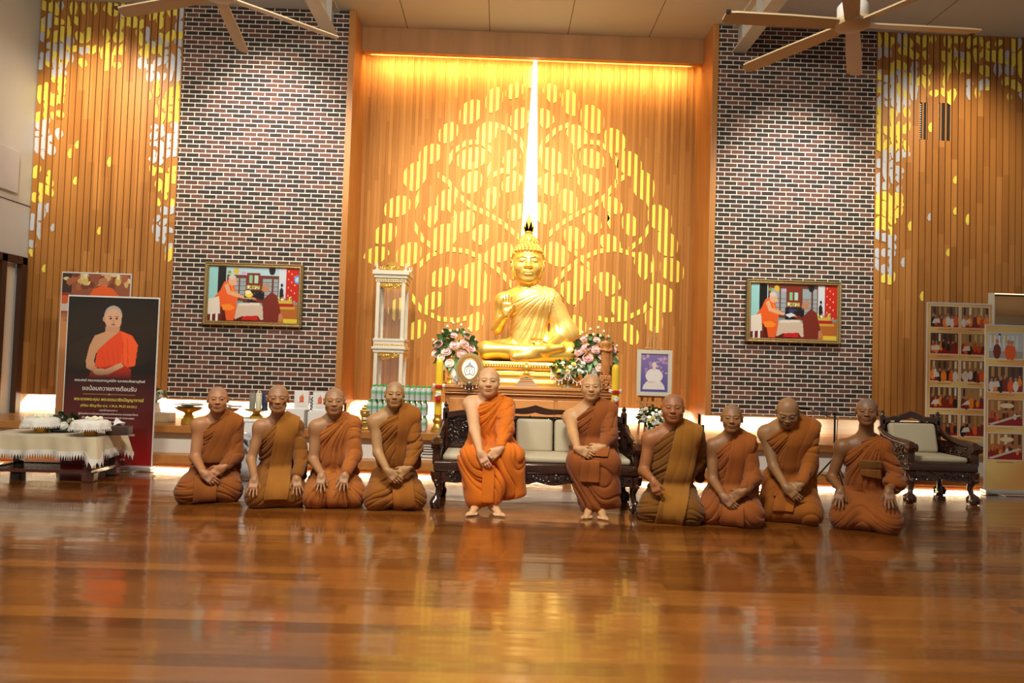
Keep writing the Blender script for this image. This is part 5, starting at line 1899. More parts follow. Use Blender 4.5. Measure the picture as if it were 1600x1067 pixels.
# ---- flower bowl with strings of pearls
q = at(888, 600, Y=7.90)
t = thing('pearl_flower_bowl', 'footed bowl of white and yellow flowers draped with pearl strings', 'flowers', (q.x, 7.93, AZ))
MB().lathe([(.055, 0), (.060, .008), (.035, .015), (.012, .03), (.011, .10), (.02, .12), (.07, .14), (.11, .17), (.12, .19), (.02, .18)], n=24).build('bowl', mat('silver_foot', (.55, .52, .45), .3, metal=.7), t, True)
r_ = random.Random(4)
B = [(r_.uniform(-.19, .19), r_.uniform(-.055, .075), r_.uniform(.022, .030), k % 3 if k % 3 != 2 else 0) for k in range(20)]
bouquet(t, (0, 0, .235), B, (M_WPET, M_YPET), .21, .09, 130, 31, .11, .06)
m = MB()
for x0, x1 in ((-.21, -.02), (-.02, .20)):
    for k in range(22):
        u = k / 21
        m.sphere((x0 + (x1 - x0) * u, -.145, .19 - .11 * math.sin(PI * u) - .02 * (u if x0 > -.1 else 0)), .0052, 6, 5)
        if k % 4 == 2:
            for j in range(4):
                m.sphere((x0 + (x1 - x0) * u, -.145, .19 - .11 * math.sin(PI * u) - .011 * (j + 1)), .004 + .0012 * j, 6, 5)
for x, n in ((-.21, 11), (.20, 9), (-.02, 10)):
    for k in range(n):
        m.sphere((x + (.02 if x == -.02 else .0) * math.sin(k), -.145, .20 - .0125 * k), .0062, 6, 5)
m.build('pearl_strings', mat('pearl_white', (.86, .83, .76), .2), t, True)

# ---- white and gold display tower
q = at(606, 660, Y=8.60)
t = thing('display_tower', 'tall narrow white and gold glass-fronted display case against the niche wall', 'display case', (q.x, 8.62, DZ))
M_IV = noisy(mat('ivory_paint', rough=.35), (.76, .73, .62), (.82, .79, .68), 8)
H1 = 1.86
m = MB()
def tier(m, z0, z1, hw_):
    for sx in (-1, 1):
        for sy in (-1, 1):
            m.b2(sx * hw_ - .022, sx * hw_ + .022, sy * hw_ - .022, sy * hw_ + .022, z0, z1)
tier(m, .0, H1, .155)
for z0, z1, g in ((0, .10, .02), (.86, .90, .012), (.90, .93, .03), (.93, 1.0, .008), (1.0, 1.03, .016), (H1 - .14, H1 - .09, .008), (H1 - .09, H1 - .05, .025), (H1 - .05, H1, .045)):
    m.b2(-.177 - g, .177 + g, -.177 - g, .177 + g, z0, z1)
m.build('case_frame', M_IV, t, bevel=.004)
m = MB()
for z0, z1 in ((.12, .86), (1.05, H1 - .15)):
    for sgn, ax_ in ((-1, 0), (0, 1), (0, -1)):
        n = 12
        for off in (0,):
            up_ = [(-.13 + .26 * i / n, z1) for i in range(n + 1)]
            lo_ = [(x, z1 - .035 - .035 * abs(math.sin(3 * PI * (i / n))) * (1 - .5 * math.cos(2 * PI * i / n))) for i, (x, z) in enumerate(up_)]
            if sgn:
                m.prism(lo_ + up_[::-1], -.172, -.160)
            else:
                m.prism(lo_ + up_[::-1], ax_ * .172, ax_ * .160, f=lambda v: Vector((v.y, v.x, v.z)))
    carving(-.12, .12, z1 - .07, z1 - .01, -.174, 6, m, 1.2, .004)
for z in (.955, H1 - .115):
    for k in range(12):
        m.sphere((-.16 + .32 * k / 11, -.186, z), .012, 8, 5, s=(1, .4, 1.2))
m.build('gilt_fretwork', M_GOLDB, t, True)
m = MB()
for s in (-1, 1):
    for sy in (-1, 1):
        m.lathe([(.02, 0), (.028, .01), (.014, .025), (.02, .04), (.012, .055), (.003, .10)], (s * .175, sy * .175, H1), 10)
        m.tube([(s * .175, sy * .175, H1 + .03), (s * .205, sy * .175, H1 + .06), (s * .20, sy * .175, H1 + .095)], .006, 6)
m.build('finial', M_IV, t, True)
m = MB()
n = 16
P = [(-.15 + .30 * i / n, H1 + .02 + .095 * (1 - abs(2 * i / n - 1)) ** 1.3 + .008 * math.sin(i * 2.4)) for i in range(n + 1)]
m.prism([(-.15, H1)] + P + [(.15, H1)], -.19, -.175)
carving(-.09, .09, H1 + .01, H1 + .06, -.192, 9, m, 1.5, .005)
m.build('gilt_crest', M_GOLDB, t, True)
gm = mat('case_glass', (.9, .95, .93), .03, spec=.6, alpha=.05)
for z0, z1 in ((.11, .86), (1.03, H1 - .14)):
    m = MB()
    m.b2(-.135, .135, -.158, -.154, z0, z1)
    m.b2(.154, .158, -.135, .135, z0, z1)
    m.b2(-.158, -.154, -.135, .135, z0, z1)
    m.build('glass_pane', gm, t)

# ---- framed portrait on an easel
q = at(1021, 582, Y=8.05)
M_EAS = noisy(mat('easel_wood', rough=.45), (.60, .30, .11), (.70, .38, .15), 4, (2, 2, .5))
t = thing('easel', 'light wooden easel holding the small white-framed portrait', 'easel', (q.x, 8.05, DZ))
ez = q.z - DZ
for nm, a, b in (('leg', (-.17, -.02, 0), (-.05, .05, ez + .42)), ('leg', (.17, -.02, 0), (.05, .05, ez + .42)), ('rear_leg', (0, .42, 0), (0, .06, ez + .48))):
    MB().tube([a, b], [.014, .012], 6).build(nm, M_EAS, t)
m = MB()
m.b2(-.17, .17, -.055, .0, ez - .29, ez - .27)
m.b2(-.19, .19, -.012, .010, ez - .36, ez - .335)
m.b2(-.10, .10, .02, .045, ez + .275, ez + .295)
m.b2(-.012, .012, .0, .02, ez - .36, ez + .55)
m.build('cross_rail', M_EAS, t)

# ------------------------------------------------------------------ printed pictures (painted onto fine grids, every patch a real printed colour)
class Paint:
    def __init__(self, w, h, bg=(.5, .5, .5)):
        self.w, self.h = w, h
        self.X, self.Y = np.meshgrid((np.arange(w) + .5) / w, (np.arange(h) + .5) / h)   # y down
        self.asp = h / w
        self.C = np.ones((h, w, 3)) * np.array(bg)
    def put(self, mask, c):
        self.C = self.C * (1 - mask[..., None]) + np.array(c) * mask[..., None]
        return self
    def rect(self, x0, y0, x1, y1, c):
        return self.put(((self.X >= x0) & (self.X < x1) & (self.Y >= y0) & (self.Y < y1)) * 1.0, c)
    def ell(self, x, y, rx, ry, c, rot=0):
        dx, dy = (self.X - x), (self.Y - y) * self.asp
        ry = ry * self.asp
        u = dx * math.cos(rot) + dy * math.sin(rot)
        v = -dx * math.sin(rot) + dy * math.cos(rot)
        return self.put(((u / rx) ** 2 + (v / ry) ** 2 < 1) * 1.0, c)
    def poly(self, pts, c):
        m = np.zeros_like(self.X, dtype=bool)
        n = len(pts)
        for i in range(n):
            (x0, y0), (x1, y1) = pts[i], pts[(i + 1) % n]
            k = ((y0 > self.Y) != (y1 > self.Y)) & (self.X < (x1 - x0) * (self.Y - y0) / (y1 - y0 + 1e-12) + x0)
            m ^= k
        return self.put(m * 1.0, c)
    def grad(self, c0, c1, y0=0, y1=1, x0=0, x1=1):
        t = np.clip((self.Y - y0) / (y1 - y0), 0, 1)[..., None]
        mk = ((self.X >= x0) & (self.X <= x1) & (self.Y >= y0) & (self.Y <= y1))[..., None]
        g = np.array(c0) * (1 - t) + np.array(c1) * t
        self.C = np.where(mk, g, self.C)
        return self
    def speck(self, n, x0, y0, x1, y1, cols, s, seed):
        r = random.Random(seed)
        for _ in range(n):
            self.ell(r.uniform(x0, x1), r.uniform(y0, y1), s * r.uniform(.5, 1.3), s / self.asp * r.uniform(.5, 1.3), r.choice(cols))
        return self
    def mesh(self, name, wid, hei, parent, loc=(0, 0, 0), rough=.4, back=.0):
        """flat sheet in the xz plane, facing -y, centred"""
        h, w = self.h, self.w
        gx_, gz_ = np.meshgrid(np.linspace(-wid / 2, wid / 2, w + 1), np.linspace(hei / 2, -hei / 2, h + 1))
        V = np.stack([gx_.ravel(), np.zeros(gx_.size), gz_.ravel()], 1)
        i = np.arange(h * w)
        r_, c_ = i // w, i % w
        a = r_ * (w + 1) + c_
        Q = np.stack([a + w + 1, a + w + 2, a + 1, a], 1)
        me = bpy.data.meshes.new(name)
        me.vertices.add(len(V))
        me.vertices.foreach_set('co', V.astype(np.float32).ravel())
        me.loops.add(Q.size)
        me.loops.foreach_set('vertex_index', Q.astype(np.int32).ravel())
        me.polygons.add(len(Q))
        me.polygons.foreach_set('loop_start', np.arange(0, Q.size, 4, dtype=np.int32))
        me.update(calc_edges=True)
        ca = me.color_attributes.new('Col', 'FLOAT_COLOR', 'CORNER')
        col = np.ones((len(Q), 4, 4), dtype=np.float32)
        col[:, :, :3] = self.C.reshape(-1, 1, 3)
        ca.data.foreach_set('color', col.ravel())
        me.materials.append(PRINT)
        return link(name, me, parent, loc)
PRINT = vcol_mat('printed_sheet', rough=.32, spec=.4, coat=.25)
c8 = srgb
ORG, ORG2, MAR, SKN, SKN2 = c8(232, 96, 36), c8(245, 140, 40), c8(120, 44, 30), c8(222, 170, 130), c8(190, 130, 92)
def interior(right):
    P = Paint(190, 118, c8(120, 150, 150))
    P.rect(0, 0, .11, .62, c8(150, 205, 205)).rect(.10, 0, .20, .72, c8(30, 26, 26))
    P.rect(.19, 0, 1, .30, c8(175, 205, 215))
    P.rect(.20, .14 if not right else .0, .80, .62, c8(112, 58, 44))
    for x0, x1 in ((.23, .33), (.35, .41), (.60, .70), (.72, .77)):
        P.rect(x0, .20 if not right else .08, x1, .56, c8(150, 165, 170))
        for k in range(4):
            P.rect(x0, .26 + k * .08, x1, .27 + k * .08, c8(100, 60, 46))
    P.rect(.42, .10 if not right else .02, .57, .34, c8(128, 48, 34))
    P.rect(.445, .14, .485, .29, c8(130, 190, 150)).rect(.505, .14, .545, .29, c8(170, 210, 190))
    P.rect(.42, .33, .57, .40, c8(196, 180, 90)).speck(14, .43, .34, .56, .39, [c8(230, 120, 120), c8(250, 250, 240), c8(90, 110, 60)], .008, 3)
    P.rect(.40, .42, .62, .64, c8(32, 28, 30)).speck(16, .42, .44, .60, .6, [c8(90, 90, 110), c8(60, 50, 60)], .010, 8)
    P.ell(.30, .08, .03, .06, c8(214, 178, 60)).ell(.225, .10, .02, .03, c8(120, 160, 60)).ell(.385, .11, .03, .03, c8(200, 160, 190))
    P.ell(.70, .04, .035, .09, c8(36, 34, 38)).rect(.78, .0, .86, .60, c8(206, 214, 222))
    P.rect(.86, 0, 1, .62, c8(196, 42, 30))
    for k in range(12):
        P.ell(.885 + .035 * (k % 3), .05 + .05 * k, .007, .016, c8(240, 190, 130))
    if not right:
        P.ell(.985, .20, .040, .08, c8(90, 140, 215)).ell(.985, .20, .026, .05, c8(190, 205, 225))
    P.poly([(.79, .58), (.79, .40), (.81, .34), (.83, .40), (.84, .58)], c8(34, 34, 34)).ell(.812, .31, .014, .03, c8(34, 34, 34))
    P.rect(0, .70, 1, 1, c8(110, 40, 26)).rect(.78, .66, 1, 1, c8(178, 102, 44)).rect(.84, .92, 1, 1, c8(226, 196, 60))
    P.rect(.76, .58, .93, .64, c8(206, 176, 70)).rect(.76, .64, .95, .70, c8(176, 40, 30)).rect(.74, .70, .97, .745, c8(198, 164, 60)).speck(22, .77, .52, .93, .58, [c8(220, 80, 90), c8(240, 220, 120), c8(240, 240, 235), c8(70, 110, 50)], .012, 5)
    # seated monk on the left in orange, reaching forward
    P.rect(.16, .72, .5, 1, c8(90, 24, 18))
    P.poly([(.05, .60), (.13, .44), (.17, .28), (.22, .26), (.28, .34), (.31, .48), (.33, .60), (.30, .70), (.14, .74)], ORG)
    P.poly([(.14, .66), (.28, .62), (.33, .72), (.29, .98), (.21, .98), (.19, .80)], ORG).poly([(.24, .30), (.29, .45), (.36, .50), (.28, .50)], ORG2).poly([(.15, .70), (.24, .68), (.30, .74), (.26, .80), (.17, .80)], ORG2)
    P.poly([(.175, .34), (.215, .30), (.245, .44), (.36, .51), (.40, .53), (.39, .57), (.33, .56), (.21, .50)], SKN)
    P.ell(.262, .25, .044, .095, SKN).ell(.258, .19, .040, .045, c8(205, 196, 186)).ell(.295, .30, .018, .04, SKN)
    # chair with white cloth
    P.poly([(.0, .60), (.12, .55), (.13, .66), (.14, .86), (.0, .88)], c8(226, 216, 200)).rect(.03, .86, .055, 1, c8(235, 232, 228)).rect(.09, .86, .115, 1, c8(235, 232, 228))
    # kneeling monk in maroon
    P.poly([(.60, .60), (.66, .50), (.70, .44), (.76, .50), (.79, .66), (.81, .80), (.78, 1), (.60, 1), (.61, .78)], MAR)
    P.poly([(.46, .55), (.50, .54), (.60, .60), (.66, .57), (.64, .66), (.55, .64)], MAR).poly([(.44, .53), (.52, .55), (.54, .60), (.46, .58)], SKN2)
    P.ell(.635, .37, .040, .085, SKN2).ell(.645, .32, .038, .045, c8(170, 140, 120)).ell(.605, .40, .014, .03, SKN2)
    P.poly([(.79, .84), (.82, .82), (.84, .92), (.82, .98), (.79, .96)], SKN2)
    # table with pale cloth
    P.poly([(.33, .66), (.57, .64), (.61, .72), (.62, .95), (.59, .96), (.56, .88), (.38, .90), (.31, .96), (.30, .94)], c8(206, 186, 166)).poly([(.39, .90), (.56, .88), (.56, .97), (.38, .97)], c8(196, 36, 30))
    P.poly([(.35, .665), (.56, .65), (.58, .69), (.34, .71)], c8(224, 212, 196))
    if right:
        P.poly([(.40, .56), (.47, .52), (.52, .56), (.45, .61)], c8(214, 218, 222)).rect(.45, .45, .50, .52, c8(60, 60, 120))
    else:
        P.ell(.45, .50, .045, .05, c8(236, 208, 80)).ell(.44, .455, .035, .035, c8(236, 232, 190)).ell(.41, .60, .03, .05, c8(96, 60, 50)).rect(.38, .56, .48, .58, SKN)
    return P
M_FRM = noisy(mat('gold_moulding', rough=.4, metal=.45), (.20, .13, .045), (.42, .30, .12), 60, bumps=.6)
def picture(px, label, P, Yp=8.455):
    (x0, y0), (x1, y1), (x2, y2), (x3, y3) = px
    a, b, c, d = [at(x, y, Y=Yp) for x, y in px]
    W_ = ((b - a).length + (c - d).length) / 2
    H_ = ((a - d).length + (b - c).length) / 2
    cx, cz = (a.x + b.x + c.x + d.x) / 4, (a.z + b.z + c.z + d.z) / 4
    t = thing('framed_photograph', label, 'picture', (cx, Yp, cz))
    m = MB()
    fw_ = .052
    for i, (aa, bb) in enumerate((((-1, -1), (1, -1)), ((1, -1), (1, 1)), ((1, 1), (-1, 1)), ((-1, 1), (-1, -1)))):
        prof = [(0, .038), (0, -.012), (.012, -.022), (.026, -.014), (.038, -.018), (fw_, -.004), (fw_, .038)]
        vs = []
        for q in (aa, bb):
            for off, y in prof:
                vs.append((q[0] * (W_ / 2 - off), y, q[1] * (H_ / 2 - off)))
        k = len(prof)
        m.add(vs, [(j, j + 1, k + j + 1, k + j) for j in range(k - 1)] + [(k - 1, 0, k, 2 * k - 1)])
    m.build('moulding', M_FRM, t)
    P.mesh('print', W_ - 2 * fw_ + .004, H_ - 2 * fw_ + .004, t, (0, .004, 0))
    MB().b2(-W_ / 2 + .01, W_ / 2 - .01, .010, .036, -H_ / 2 + .01, H_ / 2 - .01).build('backing_board', M_DARKWOOD, t)
    return t
picture([(321, 409.5), (474, 413.5), (470.8, 511), (316.6, 508)], 'gold-framed photograph of two monks at a table, on the left brick wall', interior(False))
picture([(1167.6, 435.7), (1314.5, 441), (1313.7, 538), (1165.6, 534)], 'gold-framed photograph of two monks at a table, on the right brick wall', interior(True))

# portrait on the easel
q = at(1021.5, 582.5, Y=8.0)
P = Paint(70, 100, c8(120, 110, 170))
P.grad(c8(150, 130, 190), c8(96, 92, 168)).speck(26, .05, .05, .95, .5, [c8(190, 150, 200), c8(210, 180, 215), c8(120, 110, 175)], .06, 12).speck(16, .6, .1, .9, .5, [c8(235, 215, 230), c8(200, 160, 190)], .025, 4)
P.poly([(.08, .93), (.12, .82), (.25, .72), (.75, .72), (.86, .82), (.90, .93)], c8(246, 240, 236))
P.ell(.50, .58, .31, .19, c8(250, 247, 242)).ell(.50, .30, .085, .09, c8(240, 224, 216)).rect(.45, .36, .55, .44, c8(240, 226, 218)).ell(.40, .74, .16, .02, c8(232, 214, 206))
t = thing('framed_portrait', 'white-framed portrait of a figure in white against purple, on the easel', 'picture', (q.x, 7.975, q.z), 0)
m = MB()
W_, H_ = .405, .53
for a, b, c, d in ((-W_ / 2, W_ / 2, -H_ / 2, -H_ / 2 + .045), (-W_ / 2, W_ / 2, H_ / 2 - .045, H_ / 2), (-W_ / 2, -W_ / 2 + .045, -H_ / 2 + .045, H_ / 2 - .045), (W_ / 2 - .045, W_ / 2, -H_ / 2 + .045, H_ / 2 - .045)):
    m.b2(a, b, -.012, .02, c, d)
m.build('moulding', mat('white_gold_moulding', (.80, .76, .62), .4), t)
P.mesh('print', W_ - .085, H_ - .085, t, (0, .0, 0))
MB().b2(-W_ / 2 + .01, W_ / 2 - .01, .004, .018, -H_ / 2 + .01, H_ / 2 - .01).build('backing_board', M_DARKWOOD, t)
q = at(1018, 650, Y=7.80)
t = thing('flower_basket', 'bunch of white and pale yellow flowers under the easel', 'flowers', (q.x, 7.80, DZ))
MB().lathe([(.05, 0), (.06, .04), (.075, .10), (.07, .11), (.01, .10)], n=20).build('pot', M_PORC, t, True)
r_ = random.Random(14)
bouquet(t, (0, 0, .22), [(r_.uniform(-.14, .14), r_.uniform(-.08, .10), r_.uniform(.020, .032), 1 if k % 5 == 0 else 0) for k in range(22)], (M_WPET, mat('lemon_petal', (.86, .78, .34), .6)), .16, .12, 110, 17, .10, .06, M_LEAF2)

# ------------------------------------------------------------------ lettering
def text(body, size, loc, parent, m_, name, width=None, align='CENTER'):
    cu = bpy.data.curves.new('lettering', 'FONT')
    cu.body = body
    cu.size = size
    cu.align_x = align
    cu.align_y = 'CENTER'
    cu.extrude = .0006
    cu.offset = size * .005
    cu.size = size * 1.1
    o = bpy.data.objects.new(name, cu)
    COL.objects.link(o)
    dg = bpy.context.evaluated_depsgraph_get()
    dg.update()
    me = bpy.data.meshes.new_from_object(o.evaluated_get(dg))
    me.materials.clear()
    me.materials.append(m_)
    xs = [v.co.x for v in me.vertices]
    bpy.data.objects.remove(o)
    t_ = link(name, me, parent, loc, (PI / 2, 0, 0))
    if width and xs:
        s_ = width / (max(xs) - min(xs))
        t_.scale = (s_, min(1.15, max(.8, s_)), 1)
    return t_
M_TW, M_TY, M_TG = mat('white_lettering', (.85, .82, .74), .5), mat('yellow_lettering', (.85, .72, .12), .5), mat('grey_lettering', (.28, .24, .18), .6)
M_ALU = mat('aluminium', (.62, .60, .57), .35, metal=.6)
def welcome():
    P = Paint(150, 280, c8(20, 14, 12))
    P.grad(c8(26, 20, 14), c8(44, 30, 18), 0, .20).grad(c8(44, 30, 18), c8(20, 12, 12), .20, .46)
    P.ell(.40, .32, .55, .13, c8(40, 27, 16)).ell(.42, .33, .40, .10, c8(48, 32, 18))
    P.grad(c8(20, 12, 12), c8(74, 18, 18), .44, .58).grad(c8(74, 18, 18), c8(96, 26, 24), .58, .80).grad(c8(104, 26, 24), c8(150, 24, 26), .80, 1)
    # portrait: seated monk, right shoulder bare, hands folded
    keep, (X_, Y_) = P.C.copy(), (P.X, P.Y)
    P.X, P.Y = .5 + (P.X - .5) / 1.12, .10 + (P.Y - .115) / 1.12
    P.ell(.50, .095, .088, .052, c8(176, 166, 156)).ell(.50, .112, .086, .050, c8(218, 168, 134)).ell(.505, .135, .076, .036, c8(214, 164, 130)).ell(.41, .115, .012, .013, c8(200, 148, 118))
    P.rect(.43, .155, .57, .195, c8(200, 148, 112))
    P.ell(.475, .112, .012, .005, c8(70, 44, 32)).ell(.535, .112, .012, .005, c8(70, 44, 32)).ell(.505, .143, .022, .004, c8(150, 80, 66)).ell(.505, .126, .012, .009, c8(196, 140, 108)).rect(.455, .100, .490, .103, c8(90, 70, 58)).rect(.520, .100, .555, .103, c8(90, 70, 58))
    P.poly([(.33, .205), (.44, .18), (.56, .185), (.60, .2), (.42, .28), (.34, .30)], c8(206, 154, 114))
    P.poly([(.33, .20), (.28, .26), (.25, .34), (.26, .38), (.34, .40), (.37, .385), (.33, .34), (.36, .27)], c8(204, 152, 112))
    P.poly([(.36, .285), (.46, .23), (.58, .175), (.70, .20), (.76, .25), (.74, .36), (.64, .375), (.62, .345), (.52, .365), (.42, .38), (.34, .37)], c8(232, 74, 30))
    P.poly([(.58, .18), (.62, .25), (.60, .34), (.66, .37), (.74, .36), (.76, .25), (.70, .20)], c8(244, 92, 38))
    P.poly([(.30, .40), (.40, .375), (.60, .35), (.70, .38), (.70, .43), (.62, .465), (.40, .465), (.28, .44)], c8(186, 44, 22))
    for k in range(6):
        P.poly([(.40 + k * .05, .285 - k * .014), (.405 + k * .05, .285 - k * .014), (.45 + k * .045, .36), (.44 + k * .045, .36)], c8(216, 66, 28))
    P.poly([(.34, .385), (.44, .385), (.60, .345), (.63, .365), (.48, .41), (.38, .415)], c8(212, 160, 122)).ell(.40, .397, .07, .018, c8(216, 166, 128))
    P.X, P.Y = X_, Y_
    k_ = np.clip((P.Y - .40) / .09, 0, 1)[..., None] ** 1.5
    P.C = P.C * (1 - k_) + keep * k_
    return P
def banner_stand(name, label, X, Y, z0, W_, H_, P, rz=0, lean=0):
    t = thing(name, label, 'banner', (X, Y, z0), rz)
    m = MB()
    m.rbox((0, 0, .03), (W_ + .03, .10, .05), .012)
    for s in (-1, 1):
        m.tube([(s * W_ * .36, -.14, .006), (s * W_ * .36, .16, .006)], .010, 8)
    m.build('base', M_ALU, t, True)
    MB().tube([(0, .05, .05), (0, .03, H_ + .05)], .012, 8).build('pole', M_ALU, t)
    m = MB()
    m.b2(-W_ / 2, W_ / 2, -.008, .014, H_ + .045, H_ + .06)
    m.b2(-W_ / 2 - .008, -W_ / 2, -.006, .010, .05, H_ + .06)
    m.b2(W_ / 2, W_ / 2 + .008, -.006, .010, .05, H_ + .06)
    m.build('top_rail', mat('white_edge', (.72, .70, .66), .5), t)
    sh = P.mesh('printed_panel', W_, H_, t, (0, -.004, .05 + H_ / 2))
    MB().b2(-W_ / 2, W_ / 2, .0, .006, .05, .05 + H_).build('panel_back', M_GREY, t)
    return t, sh
b0 = at(168, 731, Z=0)
bw = (at(249, 600, Y=7.08) - at(100, 596, Y=7.08)).length
t, sh = banner_stand('welcome_banner', 'black and red welcome banner with a seated monk portrait and Thai lettering', at(172, 600, Y=7.08).x, 7.08, 0, .905, 1.70, welcome())
LN = [('คณะสงฆ์ คณะกรรมการมูลนิธิฯ และคณะศิษยานุศิษย์', .500, .040, .78, M_TW), ('ขอน้อมถวายการต้อนรับ', .548, .062, .60, M_TW), ('พระเดชพระคุณ พระธรรมวชิรปัญญาจารย์', .612, .050, .77, M_TY),
      ('(เทียบ สิริญาโณ ป.ธ. ๙ M.A. Ph.D รศ.ดร.)', .650, .038, .62, M_TY), ('รองเจ้าคณะภาค ๙', .676, .026, .20, M_TW), ('ผู้ช่วยเจ้าอาวาสวัดพระเชตุพนวิมลมังคลาราม ราชวรมหาวิหาร', .698, .028, .66, M_TW),
      ('ผู้รักษาการแทนเจ้าคณะแขวงพระบรมมหาราชวัง วัดพระเชตุพน', .720, .026, .58, M_TW), ('ประธานมูลนิธิพระธรรมทูต', .742, .026, .30, M_TW), ('เจ้าคณะภาค', .764, .026, .14, M_TW),
      ('ที่ปรึกษาอธิการบดี มจร.', .796, .028, .44, M_TW), ('หัวหน้าพระธรรมทูตสายต่างประเทศ', .818, .026, .56, M_TW), ('ณ วัดธรรมาราม', .915, .030, .50, M_TW), ('ระหว่างวันที่ ๙ - ๑๑', .962, .032, .42, M_TW)]
for body, v, sz, wd, mm in LN:
    text(body, sz, (0 if v < .79 or v > .9 else .02, -.008, .05 + 1.70 * (1 - v)), t, mm, 'lettering', wd * .905)
m = MB()
m.b2(-.26, .26, -.008, -.005, .05 + 1.70 * (1 - .581) - .0015, .05 + 1.70 * (1 - .581) + .0015)
m.sphere((0, -.007, .05 + 1.70 * .419), .008, 8, 5, s=(1, .3, 1))
m.build('divider_line', mat('gold_line', (.7, .5, .2), .5), t)
# second stand behind it
P = Paint(100, 200, c8(206, 140, 84))
P.rect(0, 0, 1, .28, c8(150, 84, 56)).rect(0, 0, .14, .14, c8(60, 44, 38)).rect(.0, .14, .16, .30, c8(150, 60, 40))
P.speck(40, .05, .0, .95, .10, [c8(214, 176, 120), c8(226, 206, 150), c8(170, 100, 60), c8(120, 60, 40)], .05, 3)
P.ell(.60, .062, .07, .032, c8(190, 120, 84)).poly([(.46, .11), (.58, .085), (.74, .10), (.86, .16), (.4, .16)], ORG)
for x in (.34, .82):
    P.ell(x, .05, .04, .03, c8(220, 190, 90)).ell(x, .02, .02, .02, c8(235, 230, 200))
P.ell(.06, .24, .12, .045, c8(204, 190, 180)).ell(.04, .19, .07, .03, c8(214, 92, 40)).grad(c8(150, 70, 44), c8(206, 140, 84), .27, .34)
t, sh = banner_stand('photo_banner', 'orange photo banner standing behind the red welcome banner', at(146, 540, Y=7.75).x, 7.75, DZ, .75, 1.58, P)
text('พระธรรม', .05, (-.28, -.008, 1.10), t, M_TG, 'lettering', .12)

# photo boards on the right
def small_scene(P, x0, y0, x1, y1, seed, kind=0):
    r = random.Random(seed)
    w_, h_ = x1 - x0, y1 - y0
    P.rect(x0 - .012, y0 - .006, x1 + .012, y1 + .006, c8(226, 220, 206))
    bgc = [c8(120, 84, 56), c8(150, 110, 70), c8(96, 66, 50), c8(168, 134, 88)][seed % 4]
    if kind == 1:
        bgc = c8(196, 204, 206)
    if kind == 2:
        bgc = c8(170, 110, 60)
    P.rect(x0, y0, x1, y1, bgc)
    U = lambda u: x0 + w_ * u
    Vv = lambda v: y0 + h_ * v
    fl_ = c8(150, 30, 26) if kind != 1 else c8(170, 165, 155)
    P.rect(x0, Vv(.72), x1, y1, fl_)
    for k in range(5 if kind != 1 else 3):
        P.rect(U(.08 + .2 * k), Vv(.03), U(.16 + .2 * k), Vv(.4), r.choice([c8(214, 190, 130), c8(70, 48, 40), c8(236, 226, 200), c8(180, 140, 80)]))
    if kind == 1:
        for k in range(7):
            P.rect(U(.02 + .13 * k), Vv(.1), U(.07 + .13 * k), Vv(.62), c8(230, 234, 236))
    n = {0: 7, 1: 3, 2: 12}[kind]
    for k in range(n):
        if kind == 1:
            u, v, s = (.24, .58, .68)[k], .34 + .02 * k, 1.5
        elif kind == 2:
            u, v, s = r.uniform(.05, .95), r.uniform(.40, .55), .6
        else:
            u, v, s = .06 + .88 * (k + r.uniform(-.3, .3)) / (n - 1), r.uniform(.34, .55), r.uniform(.8, 1.4)
        u = min(max(u, .09), .91)
        c = r.choice([ORG, ORG2, MAR, MAR, c8(40, 34, 34), c8(200, 80, 34), c8(230, 222, 214)]) if kind != 1 else (MAR, ORG, ORG)[k]
        P.ell(U(u), Vv(min(v + .26 * s, .78)), w_ * .075 * s, h_ * .20 * s, c)
        P.ell(U(u), Vv(v), w_ * .032 * s, h_ * .065 * s, SKN2)
    if kind == 0:
        P.poly([(U(.02 + .1 * (seed % 3)), Vv(.62)), (U(.3), Vv(.58)), (U(.34), Vv(.8)), (U(.03), Vv(.84))], c8(224, 214, 200))
    if kind == 2:
        P.poly([(U(.0), Vv(.95)), (U(.9), Vv(.55)), (U(.98), Vv(.6)), (U(.1), Vv(1.0))], c8(214, 200, 180)).ell(U(.55), Vv(.22), w_ * .2, h_ * .10, c8(236, 216, 170))
def board(P, rows, cols, seed, kinds, y0, dy, ph, x0, dx, pw):
    k = 0
    for j in range(rows):
        for i in range(cols):
            small_scene(P, x0 + i * dx, y0 + j * dy, x0 + i * dx + pw, y0 + j * dy + ph, seed + k, kinds[j % len(kinds)])
            P.rect(x0 + i * dx + pw * .25, y0 + j * dy + ph + .016, x0 + i * dx + pw * .75, y0 + j * dy + ph + .021, c8(190, 140, 84))
            k += 1
def bgpaint(w_, h_):
    P = Paint(w_, h_, c8(232, 178, 104))
    t = (.5 + .5 * np.sin(P.X * 5 + P.Y * 9))[..., None]
    P.C = np.array(c8(226, 166, 92)) * (1 - t) + np.array(c8(238, 206, 128)) * t
    return P
P = bgpaint(150, 300)
board(P, 5, 2, 100, (0, 0, 0, 0, 0), .022, .196, .150, .05, .475, .43)
xa = at(1498.5, 580, Y=7.75).x
t, sh = banner_stand('photo_board', 'tall yellow board with two columns of small ceremony photographs, behind the armchair', xa, 7.75, DZ, .735, 1.56, P)
P = bgpaint(150, 300)
board(P, 4, 2, 200, (1, 0, 2, 2), .045, .205, .155, .035, .515, .43)
for k in range(9):
    P.rect(.52, .885 + k * .010, .90, .889 + k * .010, c8(188, 146, 84))
xb = at(1538, 640, Y=7.16).x
t, sh = banner_stand('photo_board', 'yellow photo board at the right edge, a monks-outdoors photograph at its top', xb + .43, 7.16, 0, .84, 1.71, P)

